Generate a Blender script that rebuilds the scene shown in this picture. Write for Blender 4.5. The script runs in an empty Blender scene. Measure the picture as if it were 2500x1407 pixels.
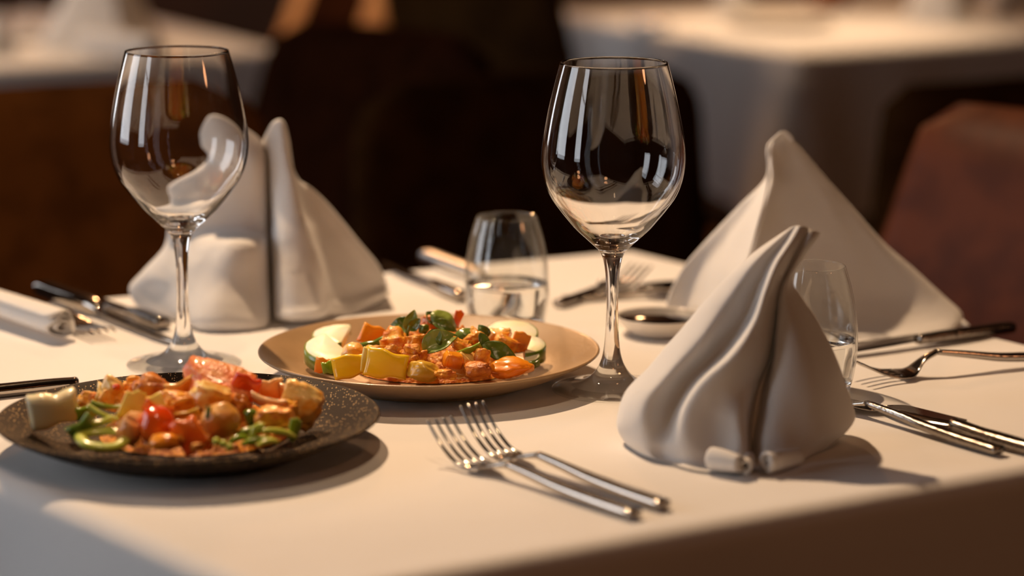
import bpy, bmesh, math, random
from mathutils import Vector, Matrix, noise, Euler
R = math.radians
PI = math.pi
C = bpy.context.scene.collection
sc = bpy.context.scene

# ------------------------------------------------------------------ camera geometry
FPX = 6500.0            # focal length in pixels of the 2500 x 1407 frame
PITCH = R(11.0)
T = 0.75                # table height
CAMZ = T + 0.39
cp, sp = math.cos(PITCH), math.sin(PITCH)

def ray(px, py):
    dx = (px - 1250.0) / FPX
    dy = -(py - 703.5) / FPX
    return Vector((dx, cp + dy * sp, -sp + dy * cp))

def at(px, py, Y):                       # point seen at a pixel, at distance Y from the camera wall
    d = ray(px, py)
    return Vector((0, 0, CAMZ)) + d * (Y / d.y)

def gr(px, py, z=T):                     # point seen at a pixel, on a horizontal level z
    d = ray(px, py)
    return Vector((0, 0, CAMZ)) + d * ((z - CAMZ) / d.z)

def scale_at(Y, z=T):                    # pixels per metre there
    return FPX / (Y * cp + (CAMZ - z) * sp)

# ------------------------------------------------------------------ materials
def lin(c):
    c = c / 255.0
    return c / 12.92 if c <= 0.04045 else ((c + 0.055) / 1.055) ** 2.4

def rgb(r, g, b):
    return (lin(r), lin(g), lin(b), 1.0)

MATS = {}
def mat(name, col, rough=0.5, metal=0.0, col2=None, nscale=40.0, bump=0.0, bscale=80.0, sss=0.0, sssr=0.0012,
        coat=0.0, spec=0.5, detail=3.0, ramp=(0.4, 0.65), sheen=0.0, bdist=0.002):
    if name in MATS:
        return MATS[name]
    m = bpy.data.materials.new(name)
    m.use_nodes = True
    nt = m.node_tree
    b = nt.nodes['Principled BSDF']
    b.inputs['Base Color'].default_value = col
    b.inputs['Roughness'].default_value = rough
    b.inputs['Metallic'].default_value = metal
    b.inputs['Specular IOR Level'].default_value = spec
    b.inputs['Coat Weight'].default_value = coat
    b.inputs['Coat Roughness'].default_value = 0.12
    b.inputs['Sheen Weight'].default_value = sheen
    if sss:
        b.inputs['Subsurface Weight'].default_value = sss
        b.inputs['Subsurface Radius'].default_value = (1.0, 0.7, 0.35)
        b.inputs['Subsurface Scale'].default_value = sssr
    tc = nt.nodes.new('ShaderNodeTexCoord')
    if col2 is not None:
        n = nt.nodes.new('ShaderNodeTexNoise')
        n.inputs['Scale'].default_value = nscale
        n.inputs['Detail'].default_value = detail
        rp = nt.nodes.new('ShaderNodeValToRGB')
        rp.color_ramp.elements[0].position, rp.color_ramp.elements[1].position = ramp
        rp.color_ramp.elements[0].color = col
        rp.color_ramp.elements[1].color = col2
        nt.links.new(tc.outputs['Object'], n.inputs['Vector'])
        nt.links.new(n.outputs['Fac'], rp.inputs['Fac'])
        nt.links.new(rp.outputs['Color'], b.inputs['Base Color'])
    if bump:
        n2 = nt.nodes.new('ShaderNodeTexNoise')
        n2.inputs['Scale'].default_value = bscale
        n2.inputs['Detail'].default_value = 4.0
        bp = nt.nodes.new('ShaderNodeBump')
        bp.inputs['Strength'].default_value = bump
        bp.inputs['Distance'].default_value = bdist
        nt.links.new(tc.outputs['Object'], n2.inputs['Vector'])
        nt.links.new(n2.outputs['Fac'], bp.inputs['Height'])
        nt.links.new(bp.outputs['Normal'], b.inputs['Normal'])
    MATS[name] = m
    return m

def cloth_mat(name, col, weave=900.0, crumple=0.004, translucent=0.0):
    m = bpy.data.materials.new(name)
    m.use_nodes = True
    nt = m.node_tree
    b = nt.nodes['Principled BSDF']
    b.inputs['Base Color'].default_value = col
    b.inputs['Roughness'].default_value = 0.85
    b.inputs['Specular IOR Level'].default_value = 0.2
    b.inputs['Sheen Weight'].default_value = 0.15
    tc = nt.nodes.new('ShaderNodeTexCoord')
    w = nt.nodes.new('ShaderNodeTexWave')
    w.inputs['Scale'].default_value = weave
    n = nt.nodes.new('ShaderNodeTexNoise')
    n.inputs['Scale'].default_value = 14.0
    n.inputs['Detail'].default_value = 3.0
    ad = nt.nodes.new('ShaderNodeMath'); ad.operation = 'MULTIPLY_ADD'
    ad.inputs[1].default_value = 0.02
    bp = nt.nodes.new('ShaderNodeBump')
    bp.inputs['Strength'].default_value = 0.35
    bp.inputs['Distance'].default_value = crumple
    nt.links.new(tc.outputs['Object'], w.inputs['Vector'])
    nt.links.new(tc.outputs['Object'], n.inputs['Vector'])
    nt.links.new(w.outputs['Fac'], ad.inputs[0])
    nt.links.new(n.outputs['Fac'], ad.inputs[2])
    nt.links.new(ad.outputs[0], bp.inputs['Height'])
    nt.links.new(bp.outputs['Normal'], b.inputs['Normal'])
    if translucent:
        n.inputs['Scale'].default_value = 16.0
        n.inputs['Distortion'].default_value = 1.2
        tl = nt.nodes.new('ShaderNodeBsdfTranslucent')
        tl.inputs['Color'].default_value = (col[0], col[1] * .97, col[2] * .92, 1)
        mx = nt.nodes.new('ShaderNodeMixShader')
        mx.inputs[0].default_value = translucent
        nt.links.new(b.outputs[0], mx.inputs[1]); nt.links.new(tl.outputs[0], mx.inputs[2])
        nt.links.new(mx.outputs[0], nt.nodes['Material Output'].inputs['Surface'])
    return m

M_CLOTH = cloth_mat('white_table_linen', (0.80, 0.78, 0.76, 1))
M_NAPKIN = cloth_mat('white_napkin_linen', (0.82, 0.80, 0.775, 1), 1200.0, 0.013, 0.05)

def thin_glass(name, tint=(0.985, 0.99, 0.985, 1)):
    m = bpy.data.materials.new(name)
    m.use_nodes = True
    nt = m.node_tree
    nt.nodes.clear()
    out = nt.nodes.new('ShaderNodeOutputMaterial')
    tr = nt.nodes.new('ShaderNodeBsdfTransparent'); tr.inputs['Color'].default_value = tint
    gl = nt.nodes.new('ShaderNodeBsdfGlossy'); gl.inputs['Roughness'].default_value = 0.0
    lw = nt.nodes.new('ShaderNodeLayerWeight'); lw.inputs['Blend'].default_value = 0.5
    pw = nt.nodes.new('ShaderNodeMath'); pw.operation = 'POWER'; pw.inputs[1].default_value = 4.5
    ma = nt.nodes.new('ShaderNodeMath'); ma.operation = 'MULTIPLY_ADD'; ma.inputs[1].default_value = 0.94; ma.inputs[2].default_value = 0.05
    mx = nt.nodes.new('ShaderNodeMixShader')
    nt.links.new(lw.outputs['Facing'], pw.inputs[0])
    nt.links.new(pw.outputs[0], ma.inputs[0])
    nt.links.new(ma.outputs[0], mx.inputs[0])
    nt.links.new(tr.outputs[0], mx.inputs[1])
    nt.links.new(gl.outputs[0], mx.inputs[2])
    nt.links.new(mx.outputs[0], out.inputs['Surface'])
    return m

def solid_glass(name, ior=1.5, col=(1, 1, 1, 1)):
    m = bpy.data.materials.new(name)
    m.use_nodes = True
    nt = m.node_tree
    nt.nodes.clear()
    out = nt.nodes.new('ShaderNodeOutputMaterial')
    g = nt.nodes.new('ShaderNodeBsdfGlass')
    g.inputs['IOR'].default_value = ior
    g.inputs['Roughness'].default_value = 0.0
    g.inputs['Color'].default_value = col
    nt.links.new(g.outputs[0], out.inputs['Surface'])
    return m

M_THIN = thin_glass('clear_thin_glass')
M_GLASS = solid_glass('clear_solid_glass', 1.5)
M_WATER = solid_glass('still_water', 1.33)

M_STEEL = mat('polished_steel', (0.42, 0.38, 0.34, 1), 0.11, 1.0, bump=0.05, bscale=200)
M_STEELT = mat('hammered_steel', (0.30, 0.265, 0.235, 1), 0.15, 1.0, bump=0.45, bscale=420, bdist=0.001)

# ------------------------------------------------------------------ object helpers
def obj(name, verts, faces, material, parent=None, smooth=True, loc=(0, 0, 0), mats=None, midx=None):
    me = bpy.data.meshes.new(name)
    me.from_pydata([tuple(v) for v in verts], [], faces)
    me.update()
    o = bpy.data.objects.new(name, me)
    C.objects.link(o)
    me.materials.append(material)
    for mm in (mats or []):
        me.materials.append(mm)
    if midx:
        for p, i in zip(me.polygons, midx):
            p.material_index = i
    if smooth:
        me.polygons.foreach_set('use_smooth', [True] * len(me.polygons))
    o.location = loc
    if parent is not None:
        o.parent = parent
    return o

def recalc(o):
    bm = bmesh.new(); bm.from_mesh(o.data)
    bmesh.ops.recalc_face_normals(bm, faces=bm.faces)
    bm.to_mesh(o.data); bm.free()
    return o

def weld(o, d=1e-5):
    bm = bmesh.new(); bm.from_mesh(o.data)
    bmesh.ops.remove_doubles(bm, verts=bm.verts, dist=d)
    bmesh.ops.recalc_face_normals(bm, faces=bm.faces)
    bm.to_mesh(o.data); bm.free()
    o.data.polygons.foreach_set('use_smooth', [True] * len(o.data.polygons))
    return o

def tag(o, label, cat, group=None, kind=None):
    o['label'] = label
    o['category'] = cat
    if group: o['group'] = group
    if kind: o['kind'] = kind
    return o

def thing(name, label, cat, loc=(0, 0, 0), rotz=0.0, group=None):
    o = bpy.data.objects.new(name, None)
    C.objects.link(o)
    o.location = loc
    o.rotation_euler = (0, 0, rotz)
    o.empty_display_size = 0.02
    return tag(o, label, cat, group)

def struct(o):
    o['kind'] = 'structure'
    return o

def dup(root, loc, rotz, label, group=None):
    r = root.copy(); C.objects.link(r)
    r.location = loc; r.rotation_euler = (0, 0, rotz)
    r['label'] = label
    if group: r['group'] = group
    for ch in list(root.children):
        c = ch.copy(); C.objects.link(c); c.parent = r
        for g in list(ch.children):
            d = g.copy(); C.objects.link(d); d.parent = c
    return r

def lathe(prof, n=64, closed=False):
    """prof: list of (r, z). closed: last joins first."""
    v, f = [], []
    m = len(prof)
    for (r, z) in prof:
        for k in range(n):
            a = 2 * PI * k / n
            v.append((r * math.cos(a), r * math.sin(a), z))
    rng = m if closed else m - 1
    for i in range(rng):
        j = (i + 1) % m
        for k in range(n):
            k2 = (k + 1) % n
            f.append((i * n + k, i * n + k2, j * n + k2, j * n + k))
    return v, f

def lathe_obj(name, prof, material, parent=None, n=64, loc=(0, 0, 0)):
    v, f = lathe(prof, n)
    o = obj(name, v, f, material, parent, loc=loc)
    return weld(o, 1e-6)

def box(x0, x1, y0, y1, z0, z1):
    v = [(x0, y0, z0), (x1, y0, z0), (x1, y1, z0), (x0, y1, z0), (x0, y0, z1), (x1, y0, z1), (x1, y1, z1), (x0, y1, z1)]
    f = [(0, 3, 2, 1), (4, 5, 6, 7), (0, 1, 5, 4), (1, 2, 6, 5), (2, 3, 7, 6), (3, 0, 4, 7)]
    return v, f

def cr(p0, p1, p2, p3, t):
    t2, t3 = t * t, t * t * t
    return 0.5 * ((2 * p1) + (-p0 + p2) * t + (2 * p0 - 5 * p1 + 4 * p2 - p3) * t2 + (-p0 + 3 * p1 - 3 * p2 + p3) * t3)

def spline(pts, n, closed=False):
    """n samples per segment"""
    out = []
    m = len(pts)
    segs = m if closed else m - 1
    for i in range(segs):
        if closed:
            a, b, c, d = pts[(i - 1) % m], pts[i], pts[(i + 1) % m], pts[(i + 2) % m]
        else:
            a, b, c, d = pts[max(i - 1, 0)], pts[i], pts[i + 1], pts[min(i + 2, m - 1)]
        for k in range(n):
            out.append(cr(a, b, c, d, k / n))
    if not closed:
        out.append(pts[-1].copy())
    return out

def spline_prof(p, n):
    return [(q.x, q.y) for q in spline([Vector((a, b, 0)) for a, b in p], n)]

def tube(pts, radii, n=12, cap=True, flat=1.0, up=None):
    """swept tube with radius per point; flat scales the vertical half-axis"""
    v, f = [], []
    m = len(pts)
    for i, p in enumerate(pts):
        a, b = pts[max(i - 1, 0)], pts[min(i + 1, m - 1)]
        t = (b - a).normalized()
        u = (up or Vector((0, 0, 1)))
        s = t.cross(u)
        if s.length < 1e-4: s = t.cross(Vector((0, 1, 0)))
        s.normalize()
        w = s.cross(t).normalized()
        r = radii[i] if hasattr(radii, '__len__') else radii
        rx, rz = (r if hasattr(r, '__len__') else (r, r * flat))
        for k in range(n):
            an = 2 * PI * k / n
            v.append(p + s * (rx * math.cos(an)) + w * (rz * math.sin(an)))
    for i in range(m - 1):
        for k in range(n):
            k2 = (k + 1) % n
            f.append((i * n + k, i * n + k2, (i + 1) * n + k2, (i + 1) * n + k))
    if cap:
        f.append(tuple(range(n))[::-1])
        f.append(tuple((m - 1) * n + k for k in range(n)))
    return v, f

def join(parts):
    V, F = [], []
    for v, f in parts:
        o = len(V)
        V += list(v)
        F += [tuple(i + o for i in q) for q in f]
    return V, F

# ------------------------------------------------------------------ room shell
X0, X1, Y0, Y1, ZC = -2.6, 3.0, -1.6, 7.2, 2.9
def mk_struct(name, b, material):
    v, f = box(*b)
    return struct(obj(name, v, f, material, smooth=False))
M_FLOOR = mat('brown_carpet', rgb(58, 38, 26), 0.9, col2=rgb(40, 26, 18), nscale=60, bump=0.4, bscale=300)
M_WALL = mat('dark_brown_wall', rgb(60, 36, 22), 0.6, col2=rgb(46, 27, 16), nscale=3)
M_CEIL = mat('warm_ceiling_paint', rgb(56, 40, 28), 0.8, col2=rgb(50, 35, 25), nscale=4)
M_FRAME = mat('dark_window_wood', rgb(50, 32, 20), 0.4, col2=rgb(38, 24, 15), nscale=20)
mk_struct('floor', (X0, X1, Y0, Y1, -0.06, 0.0), M_FLOOR)
mk_struct('ceiling', (X0, X1, Y0, Y1, ZC, ZC + 0.06), M_CEIL)
mk_struct('wall_back', (X0, X1, Y1, Y1 + 0.08, 0, ZC), M_WALL)
mk_struct('wall_front', (X0, X1, Y0 - 0.08, Y0, 0, ZC), M_WALL)
mk_struct('wall_right', (X1, X1 + 0.08, Y0, Y1, 0, ZC), M_WALL)
# left wall with two tall windows
WIN = [(-0.2, 0.5), (1.4, 2.4), (4.0, 4.6)]
WZ0, WZ1 = 0.75, 2.35
parts = []
ys = [Y0] + [y for w in WIN for y in w] + [Y1]
for i in range(0, len(ys), 2):
    parts.append(box(X0 - 0.12, X0, ys[i], ys[i + 1], 0, ZC))
for (a, b) in WIN:
    parts.append(box(X0 - 0.12, X0, a, b, 0, WZ0))
    parts.append(box(X0 - 0.12, X0, a, b, WZ1, ZC))
v, f = join(parts)
struct(obj('wall_left', v, f, M_WALL, smooth=False))
m = bpy.data.materials.new('daylit_window_pane'); m.use_nodes = True
nt = m.node_tree; nt.nodes.clear()
e = nt.nodes.new('ShaderNodeEmission'); e.inputs['Color'].default_value = (0.93, 0.95, 1.0, 1); e.inputs['Strength'].default_value = 3.6
WINDOW_EMIT = e
oo = nt.nodes.new('ShaderNodeOutputMaterial'); nt.links.new(e.outputs[0], oo.inputs['Surface'])
M_PANE = m
for i, (a, b) in enumerate(WIN):
    pr = []
    w = 0.04
    pr += [box(X0 - 0.09, X0 - 0.03, a, a + w, WZ0, WZ1), box(X0 - 0.09, X0 - 0.03, b - w, b, WZ0, WZ1)]
    pr += [box(X0 - 0.09, X0 - 0.03, a + w, b - w, WZ0, WZ0 + w), box(X0 - 0.09, X0 - 0.03, a + w, b - w, WZ1 - w, WZ1)]
    pr += [box(X0 - 0.08, X0 - 0.04, a + w, b - w, 1.86, 1.89)]
    v, f = join(pr)
    wo = struct(obj('window_%d' % (i + 1), v, f, M_FRAME, smooth=False))
    v, f = box(X0 - 0.066, X0 - 0.06, a + w, b - w, WZ0 + w, WZ1 - w)
    obj('pane', v, f, M_PANE, wo, smooth=False)

# ------------------------------------------------------------------ tablecloths
def offset_poly(q, d):
    n = len(q); out = []
    for i in range(n):
        a, b, c = q[i - 1], q[i], q[(i + 1) % n]
        e1 = (b - a).normalized(); e2 = (c - b).normalized()
        n1 = Vector((e1.y, -e1.x)); n2 = Vector((e2.y, -e2.x))
        bis = (n1 + n2).normalized()
        out.append(b + bis * (d / max(0.3, bis.dot(n1))))
    return out

M_TABLEWOOD = mat('dark_table_wood', rgb(48, 28, 17), 0.4, col2=rgb(34, 19, 11), nscale=20)
def cloth_table(name, quad, label, seed, tlabel):
    """quad: four Vector2 corners counter-clockwise. one draped square cloth reaching down to the floor"""
    random.seed(seed)
    NS = 48
    def ringpts(q, corner_r):
        pts = []
        n = len(q)
        for i in range(n):
            a, b = q[i], q[(i + 1) % n]
            for k in range(NS):
                pts.append((a.lerp(b, k / NS), i, k / NS))
        return pts
    cen = sum((q for q in quad), Vector((0, 0))) / 4
    V, F = [], []
    rings = []
    er = 0.014
    specs = []      # (offset outwards, z, flare)
    for s in (0.06, 0.15, 0.3, 0.45, 0.6, 0.72, 0.82, 0.9, 0.955):
        specs.append(('t', s))
    for k in range(7):
        a = k / 6 * PI / 2
        specs.append(('e', er * math.sin(a) - er, T - er + er * math.cos(a), 0.0))
    zz = [0.022, 0.035, 0.05, 0.065, 0.08, 0.10, 0.12, 0.14, 0.16, 0.18, 0.2, 0.215, 0.23]
    for d in zz:
        specs.append(('e', 0.0, T - d, d))
    cells = []
    for s in specs:
        ring = []
        if s[0] == 't':
            q = [cen + (p - cen) * s[1] * 0.98 for p in quad]
            for (p, i, u) in ringpts(q, 0):
                h = noise.noise(Vector((p.x * 7 + seed, p.y * 7, 0))) * 0.0012 + noise.noise(Vector((p.x * 22, p.y * 22, seed))) * 0.0004
                if s[1] > 0.9: h *= 0.5
                ring.append((p.x, p.y, T + min(h, 0.0006) - 0.0006))
        else:
            q = offset_poly(quad, s[1])
            d = s[3]
            for (p, i, u) in ringpts(q, 0):
                # outward normal
                a, b = quad[i], quad[(i + 1) % 4]
                e1 = (b - a).normalized(); nn = Vector((e1.y, -e1.x))
                out = 0.0
                fold = math.exp(-(min(u, 1 - u) / 0.10) ** 2)
                if d > 0:
                    out = d * (0.06 + 0.30 * fold)
                    out += min(d, 0.3) * 0.10 * math.sin(u * 22 + seed * 3 + i * 2) * (0.5 + 0.5 * math.sin(u * 9 + i))
                    if u == 0:
                        a2 = quad[i - 1]; e0 = (a - a2).normalized()
                        nn = (nn + Vector((e0.y, -e0.x))).normalized()
                        out = d * 0.55
                ring.append((p.x + nn.x * out, p.y + nn.y * out, s[2] - (0.55 * d * fold if d > 0 else 0)))
        rings.append(ring)
    n = len(rings[0])
    for r in rings: V += r
    for i in range(len(rings) - 1):
        for k in range(n):
            k2 = (k + 1) % n
            F.append((i * n + k, i * n + k2, (i + 1) * n + k2, (i + 1) * n + k))
    F.append(tuple(range(n)))
    q2 = offset_poly(quad, -0.006)
    troot = thing('dining_table', tlabel, 'table', (cen.x, cen.y, 0), 0, 'square dining tables')
    tv = [Vector((p.x - cen.x, p.y - cen.y, zz_)) for zz_ in (T - 0.030, T - 0.003) for p in q2]
    tf = [(3, 2, 1, 0), (4, 5, 6, 7)] + [(i, (i + 1) % 4, 4 + (i + 1) % 4, 4 + i) for i in range(4)]
    obj('tabletop', tv, tf, M_TABLEWOOD, troot, smooth=False)
    lathe_obj('pedestal', spline_prof([(0, .0), (.24, .0), (.25, .015), (.20, .03), (.06, .05), (.04, .12), (.04, .6), (.06, .70), (.12, .719), (0, .7195)], 4), M_TABLEWOOD, troot, 40)
    o = obj(name, V, F, M_CLOTH)
    recalc(o)
    o.data.polygons.foreach_set('use_smooth', [True] * len(o.data.polygons))
    return tag(o, label, 'tablecloth', 'white tablecloths')

def v2(p): return Vector((p.x, p.y))
MAIN = [v2(gr(678, 1473)), v2(gr(3270, 1013)), v2(gr(1545, 605)), v2(gr(-793, 815))]
cloth_table('tablecloth', MAIN, 'white tablecloth under the two plates of food and the wine glasses', 1, 'square dining table under the cloth that carries the two plates')
U = Vector((0.84, 0.542)); Vv = Vector((-0.46, 0.888))
bn = v2(gr(1950, 130))
BR = [bn, bn + U * 0.78, bn + U * 0.78 + Vv * 0.78, bn + Vv * 0.78]
cloth_table('tablecloth', BR, 'white tablecloth on the blurred brightly lit table behind the pointed napkins', 5, 'square dining table under the brightly lit blurred cloth')
br = v2(gr(712, 120))
BL = [br - U * 0.78, br, br + Vv * 0.78, br - U * 0.78 + Vv * 0.78]
cloth_table('tablecloth', BL, 'white tablecloth on the blurred table behind the dark olive leather chair', 9, 'square dining table under the blurred cloth behind the dark olive chair')

# ------------------------------------------------------------------ wine glasses
def wine_glass(label, px, py, group):
    base = gr(px, py)
    root = thing('wine_glass', label, 'wine glass', base, 0, group)
    # solid part: foot, stem and the thick bottom of the bowl
    stem = [(0, 0.0012), (0.030, 0.0012), (0.0372, 0.0005), (0.0380, 0.0012), (0.0376, 0.0022), (0.030, 0.0034), (0.020, 0.0058), (0.0135, 0.0095), (0.0088, 0.0155),
            (0.0060, 0.023), (0.0046, 0.033), (0.0039, 0.046), (0.0037, 0.058), (0.0040, 0.070), (0.0050, 0.080),
            (0.0068, 0.0875), (0.0100, 0.0925), (0.0165, 0.0985), (0.0235, 0.1050), (0.0287, 0.1110), (0.0345, 0.1175)]
    pts = [Vector((a, b, 0)) for a, b in stem]
    foot = [(p.x, p.y) for p in spline(pts[:8], 4)]
    st = [(p.x, p.y) for p in spline(pts[8:], 5)]
    allp = [(max(0, r), z) for r, z in spline_prof(stem, 5)]
    kb = next(i for i, (r, z) in enumerate(allp) if z > 0.0925)
    stp = allp[:kb + 1] + [(0.0, allp[kb][1])]
    so = lathe_obj('stem', stp, M_GLASS, root, 96)
    so.data.materials.append(M_THIN)
    for p_ in so.data.polygons:
        if p_.center.z < 0.0040: p_.material_index = 1
    so['label'] = 'clear glass stem flaring into a round foot'
    outer = [allp[kb], (0.0165, 0.0985), (0.0235, 0.1050), (0.0287, 0.1110), (0.0345, 0.1182), (0.0400, 0.1262), (0.0438, 0.1360), (0.0456, 0.1470), (0.0453, 0.1570), (0.0434, 0.1700), (0.0404, 0.1850), (0.0370, 0.1990), (0.0338, 0.2105)]
    op = [(r, z + 0.00003) for r, z in spline_prof(outer, 6)]
    ip = [(max(0, r), z) for r, z in spline_prof([(0, 0.0982), (0.0075, 0.0990), (0.0140, 0.1015), (0.0205, 0.1062), (0.0262, 0.1118), (0.0324, 0.1186), (0.0384, 0.1266), (0.0426, 0.1362), (0.04455, 0.1470), (0.0444, 0.1570), (0.0426, 0.1700), (0.0397, 0.1850), (0.0363, 0.1990), (0.0331, 0.2105)], 6)]
    prof = [(0.0, op[0][1])] + op + [(op[-1][0] - 0.00015, op[-1][1] + 0.0003), (op[-1][0] - 0.00055, op[-1][1] + 0.0003)] + ip[::-1]
    b_ = lathe_obj('bowl', prof, M_GLASS, root, 96)
    return root


g1 = wine_glass('empty wine glass between the dark plate and the folded two-peak napkin', 450, 893, 'empty wine glasses on the near table')
pb = gr(1493, 953)
dup(g1, pb, 0.7, 'empty wine glass beside the beige plate, partly behind the nearest napkin', 'empty wine glasses on the near table')

# ------------------------------------------------------------------ tumblers of water
def tumbler(label, px, py):
    base = gr(px, py)
    root = thing('water_glass', label, 'water glass', base, 0, 'stemless glasses half full of water')
    outer = [(0.0, 0.0005), (0.0235, 0.0005), (0.0258, 0.003), (0.0278, 0.010), (0.0294, 0.020), (0.0301, 0.030), (0.0297, 0.042), (0.0282, 0.055), (0.0252, 0.069), (0.0213, 0.0815)]
    solid = [(0, 0.0004), (0.0235, 0.0004), (0.0256, 0.002), (0.0270, 0.0070), (0.0262, 0.0070), (0.0200, 0.0062), (0, 0.0060)]
    lathe_obj('thick_base', solid, M_GLASS, root, 64)
    op = spline_prof([(0.0270, 0.0071)] + outer[3:], 6)
    prof = op + [(op[-1][0] - 0.0005, op[-1][1] + 0.0005)] + [(r - 0.0010, z) for r, z in op[::-1]]
    lathe_obj('side_wall', prof, M_THIN, root, 80)
    wl = 0.0345
    wp = [(0, 0.0063), (0.0205, 0.0066)] + [(r - 0.0013, z) for r, z in op if 0.0078 < z < wl - 0.001]
    r_end = wp[-1][0]
    wp += [(r_end, wl - 0.0003), (r_end - 0.0006, wl), (0, wl)]
    lathe_obj('water', wp, M_WATER, root, 80)
    return root
t1 = tumbler('stemless water glass half full behind the beige plate', 1237, 806)
dup(t1, gr(1976, 955), 0.4, 'stemless water glass half hidden behind the nearest napkin', 'stemless glasses half full of water')

# ------------------------------------------------------------------ plates
def speckle_mat():
    m = mat('speckled_charcoal_glaze', rgb(44, 35, 28), 0.55, coat=0.0, spec=0.08, bump=0.25, bscale=700, bdist=0.0006)
    nt = m.node_tree; b = nt.nodes['Principled BSDF']
    tc = nt.nodes.new('ShaderNodeTexCoord')
    vo = nt.nodes.new('ShaderNodeTexVoronoi'); vo.inputs['Scale'].default_value = 720.0
    nz = nt.nodes.new('ShaderNodeSeparateColor')
    lt = nt.nodes.new('ShaderNodeMath'); lt.operation = 'LESS_THAN'; lt.inputs[1].default_value = 0.30
    gt = nt.nodes.new('ShaderNodeMath'); gt.operation = 'GREATER_THAN'; gt.inputs[1].default_value = 0.72
    mu = nt.nodes.new('ShaderNodeMath'); mu.operation = 'MULTIPLY'
    mx = nt.nodes.new('ShaderNodeMix'); mx.data_type = 'RGBA'
    mx.inputs['A'].default_value = rgb(44, 35, 28); mx.inputs['B'].default_value = rgb(215, 180, 128)
    nt.links.new(tc.outputs['Object'], vo.inputs['Vector'])
    nt.links.new(vo.outputs['Color'], nz.inputs['Color'])
    nt.links.new(vo.outputs['Distance'], lt.inputs[0])
    nt.links.new(nz.outputs['Red'], gt.inputs[0])
    nt.links.new(lt.outputs[0], mu.inputs[0]); nt.links.new(gt.outputs[0], mu.inputs[1])
    nt.links.new(mu.outputs[0], mx.inputs['Factor'])
    nt.links.new(mx.outputs['Result'], b.inputs['Base Color'])
    return m
M_DARKPLATE = speckle_mat()
M_BEIGE = mat('beige_stoneware_glaze', rgb(168, 136, 98), 0.38, col2=rgb(158, 127, 90), nscale=30, coat=0.2, bump=0.1, bscale=400)

RIMZ = 0.0195
def plate(name, label, X, Y, r, material):
    s = r / 0.111
    out = [(0, 0.0016), (0.062, 0.0016), (0.064, 0.0004), (0.068, 0.0004), (0.070, 0.0020), (0.083, 0.0060), (0.097, 0.0120), (0.1075, 0.0172), (0.1105, 0.0190),
           (0.1112, 0.0199), (0.1106, 0.0207), (0.1085, 0.0203), (0.097, 0.0155), (0.084, 0.0100), (0.072, 0.0068), (0.060, 0.0056), (0, 0.0054)]
    prof = [(rr * s, z) for rr, z in spline_prof(out, 4)]
    prof = [(max(0, rr), z) for rr, z in prof]
    o = lathe_obj(name, prof, material, None, 128, (X, Y, T))
    return tag(o, label, 'plate', 'dinner plates of food')
DP = (-0.189, 1.514); BP = (-0.054, 1.696)
plate('dinner_plate', 'speckled charcoal dinner plate at the front of the table', DP[0], DP[1], 0.1115, M_DARKPLATE)
plate('dinner_plate', 'beige stoneware dinner plate between the two wine glasses', BP[0], BP[1], 0.1110, M_BEIGE)

def floor_z(px, py, pc):
    r = math.hypot(px - pc[0], py - pc[1])
    if r < 0.062: return T + 0.0057
    if r < 0.084: return T + 0.0057 + (r - 0.062) * 0.2
    return T + 0.0101 + (r - 0.084) * 0.40

# small sauce dish
b = gr(1612, 812)
root = thing('sauce_dish', 'small white dish of dark sauce behind the right wine glass stem', 'dish', b)
M_CHINA = mat('white_china', rgb(235, 228, 218), 0.25, coat=0.4)
M_SAUCE = mat('dark_soy_sauce', rgb(22, 12, 8), 0.08, coat=0.5)
lathe_obj('bowl', spline_prof([(0, .001), (.018, .001), (.020, .0004), (.022, .0006), (.0275, .006), (.031, .0115), (.0313, .0122), (.0306, .0122), (.0275, .0080), (.022, .0035), (0, .003)], 4), M_CHINA, root, 64)
lathe_obj('sauce', [(0, .0034), (.021, .0036), (.0268, .0078), (.0299, .0115), (.0298, .0117), (0, .0117)], M_SAUCE, root, 64)

# ------------------------------------------------------------------ folded napkins
def loft(rows, nu, nv, wrinkle=0.0, seed=0, top_closed=True, sharp=None):
    """rows: top to bottom, each a loop of K points; returns verts, faces"""
    K = len(rows[0])
    loops = [spline(r, nu, True) for r in rows]
    n = len(loops[0])
    cols = [spline([l[i] for l in loops], nv) for i in range(n)]
    m = len(cols[0])
    V, F = [], []
    for j in range(m):
        for i in range(n):
            V.append(cols[i][j])
    for j in range(m - 1):
        for i in range(n):
            i2 = (i + 1) % n
            F.append((j * n + i, (j + 1) * n + i, (j + 1) * n + i2, j * n + i2))
    if top_closed:
        c = sum((V[i] for i in range(n)), Vector()) / n
        V.append(c - Vector((0, 0, 0.002)))
        for i in range(n):
            F.append((i, (i + 1) % n, len(V) - 1))
    out = []
    for p in V:
        h = noise.noise(Vector((p.x * 22 + seed, p.y * 22, p.z * 16))) + 0.5 * noise.noise(Vector((p.x * 55 + seed, p.y * 55, p.z * 30)))
        rg = 0.5 - abs(noise.noise(Vector((p.x * 30 + p.z * 9, p.y * 30 + seed, p.z * 11 - p.x * 6)))) * 2
        p = p + Vector((h, -h - 0.9 * rg, 0)) * wrinkle
        if p.z < T + 0.0008: p.z = T + 0.0008
        out.append(p)
    return out, F

def pts_row(spec, Y0):
    r = []
    for s in spec:
        if s[0] == 'g':
            r.append(gr(s[1], s[2], T + 0.001))
        else:
            r.append(at(s[0], s[1], Y0 + s[2]))
    return r

def sheet(v, f, th):
    """give an open roll some thickness by doubling along a constant offset"""
    return v, f

# nearest napkin ---------------------------------------------------
Y = 1.53
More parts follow.
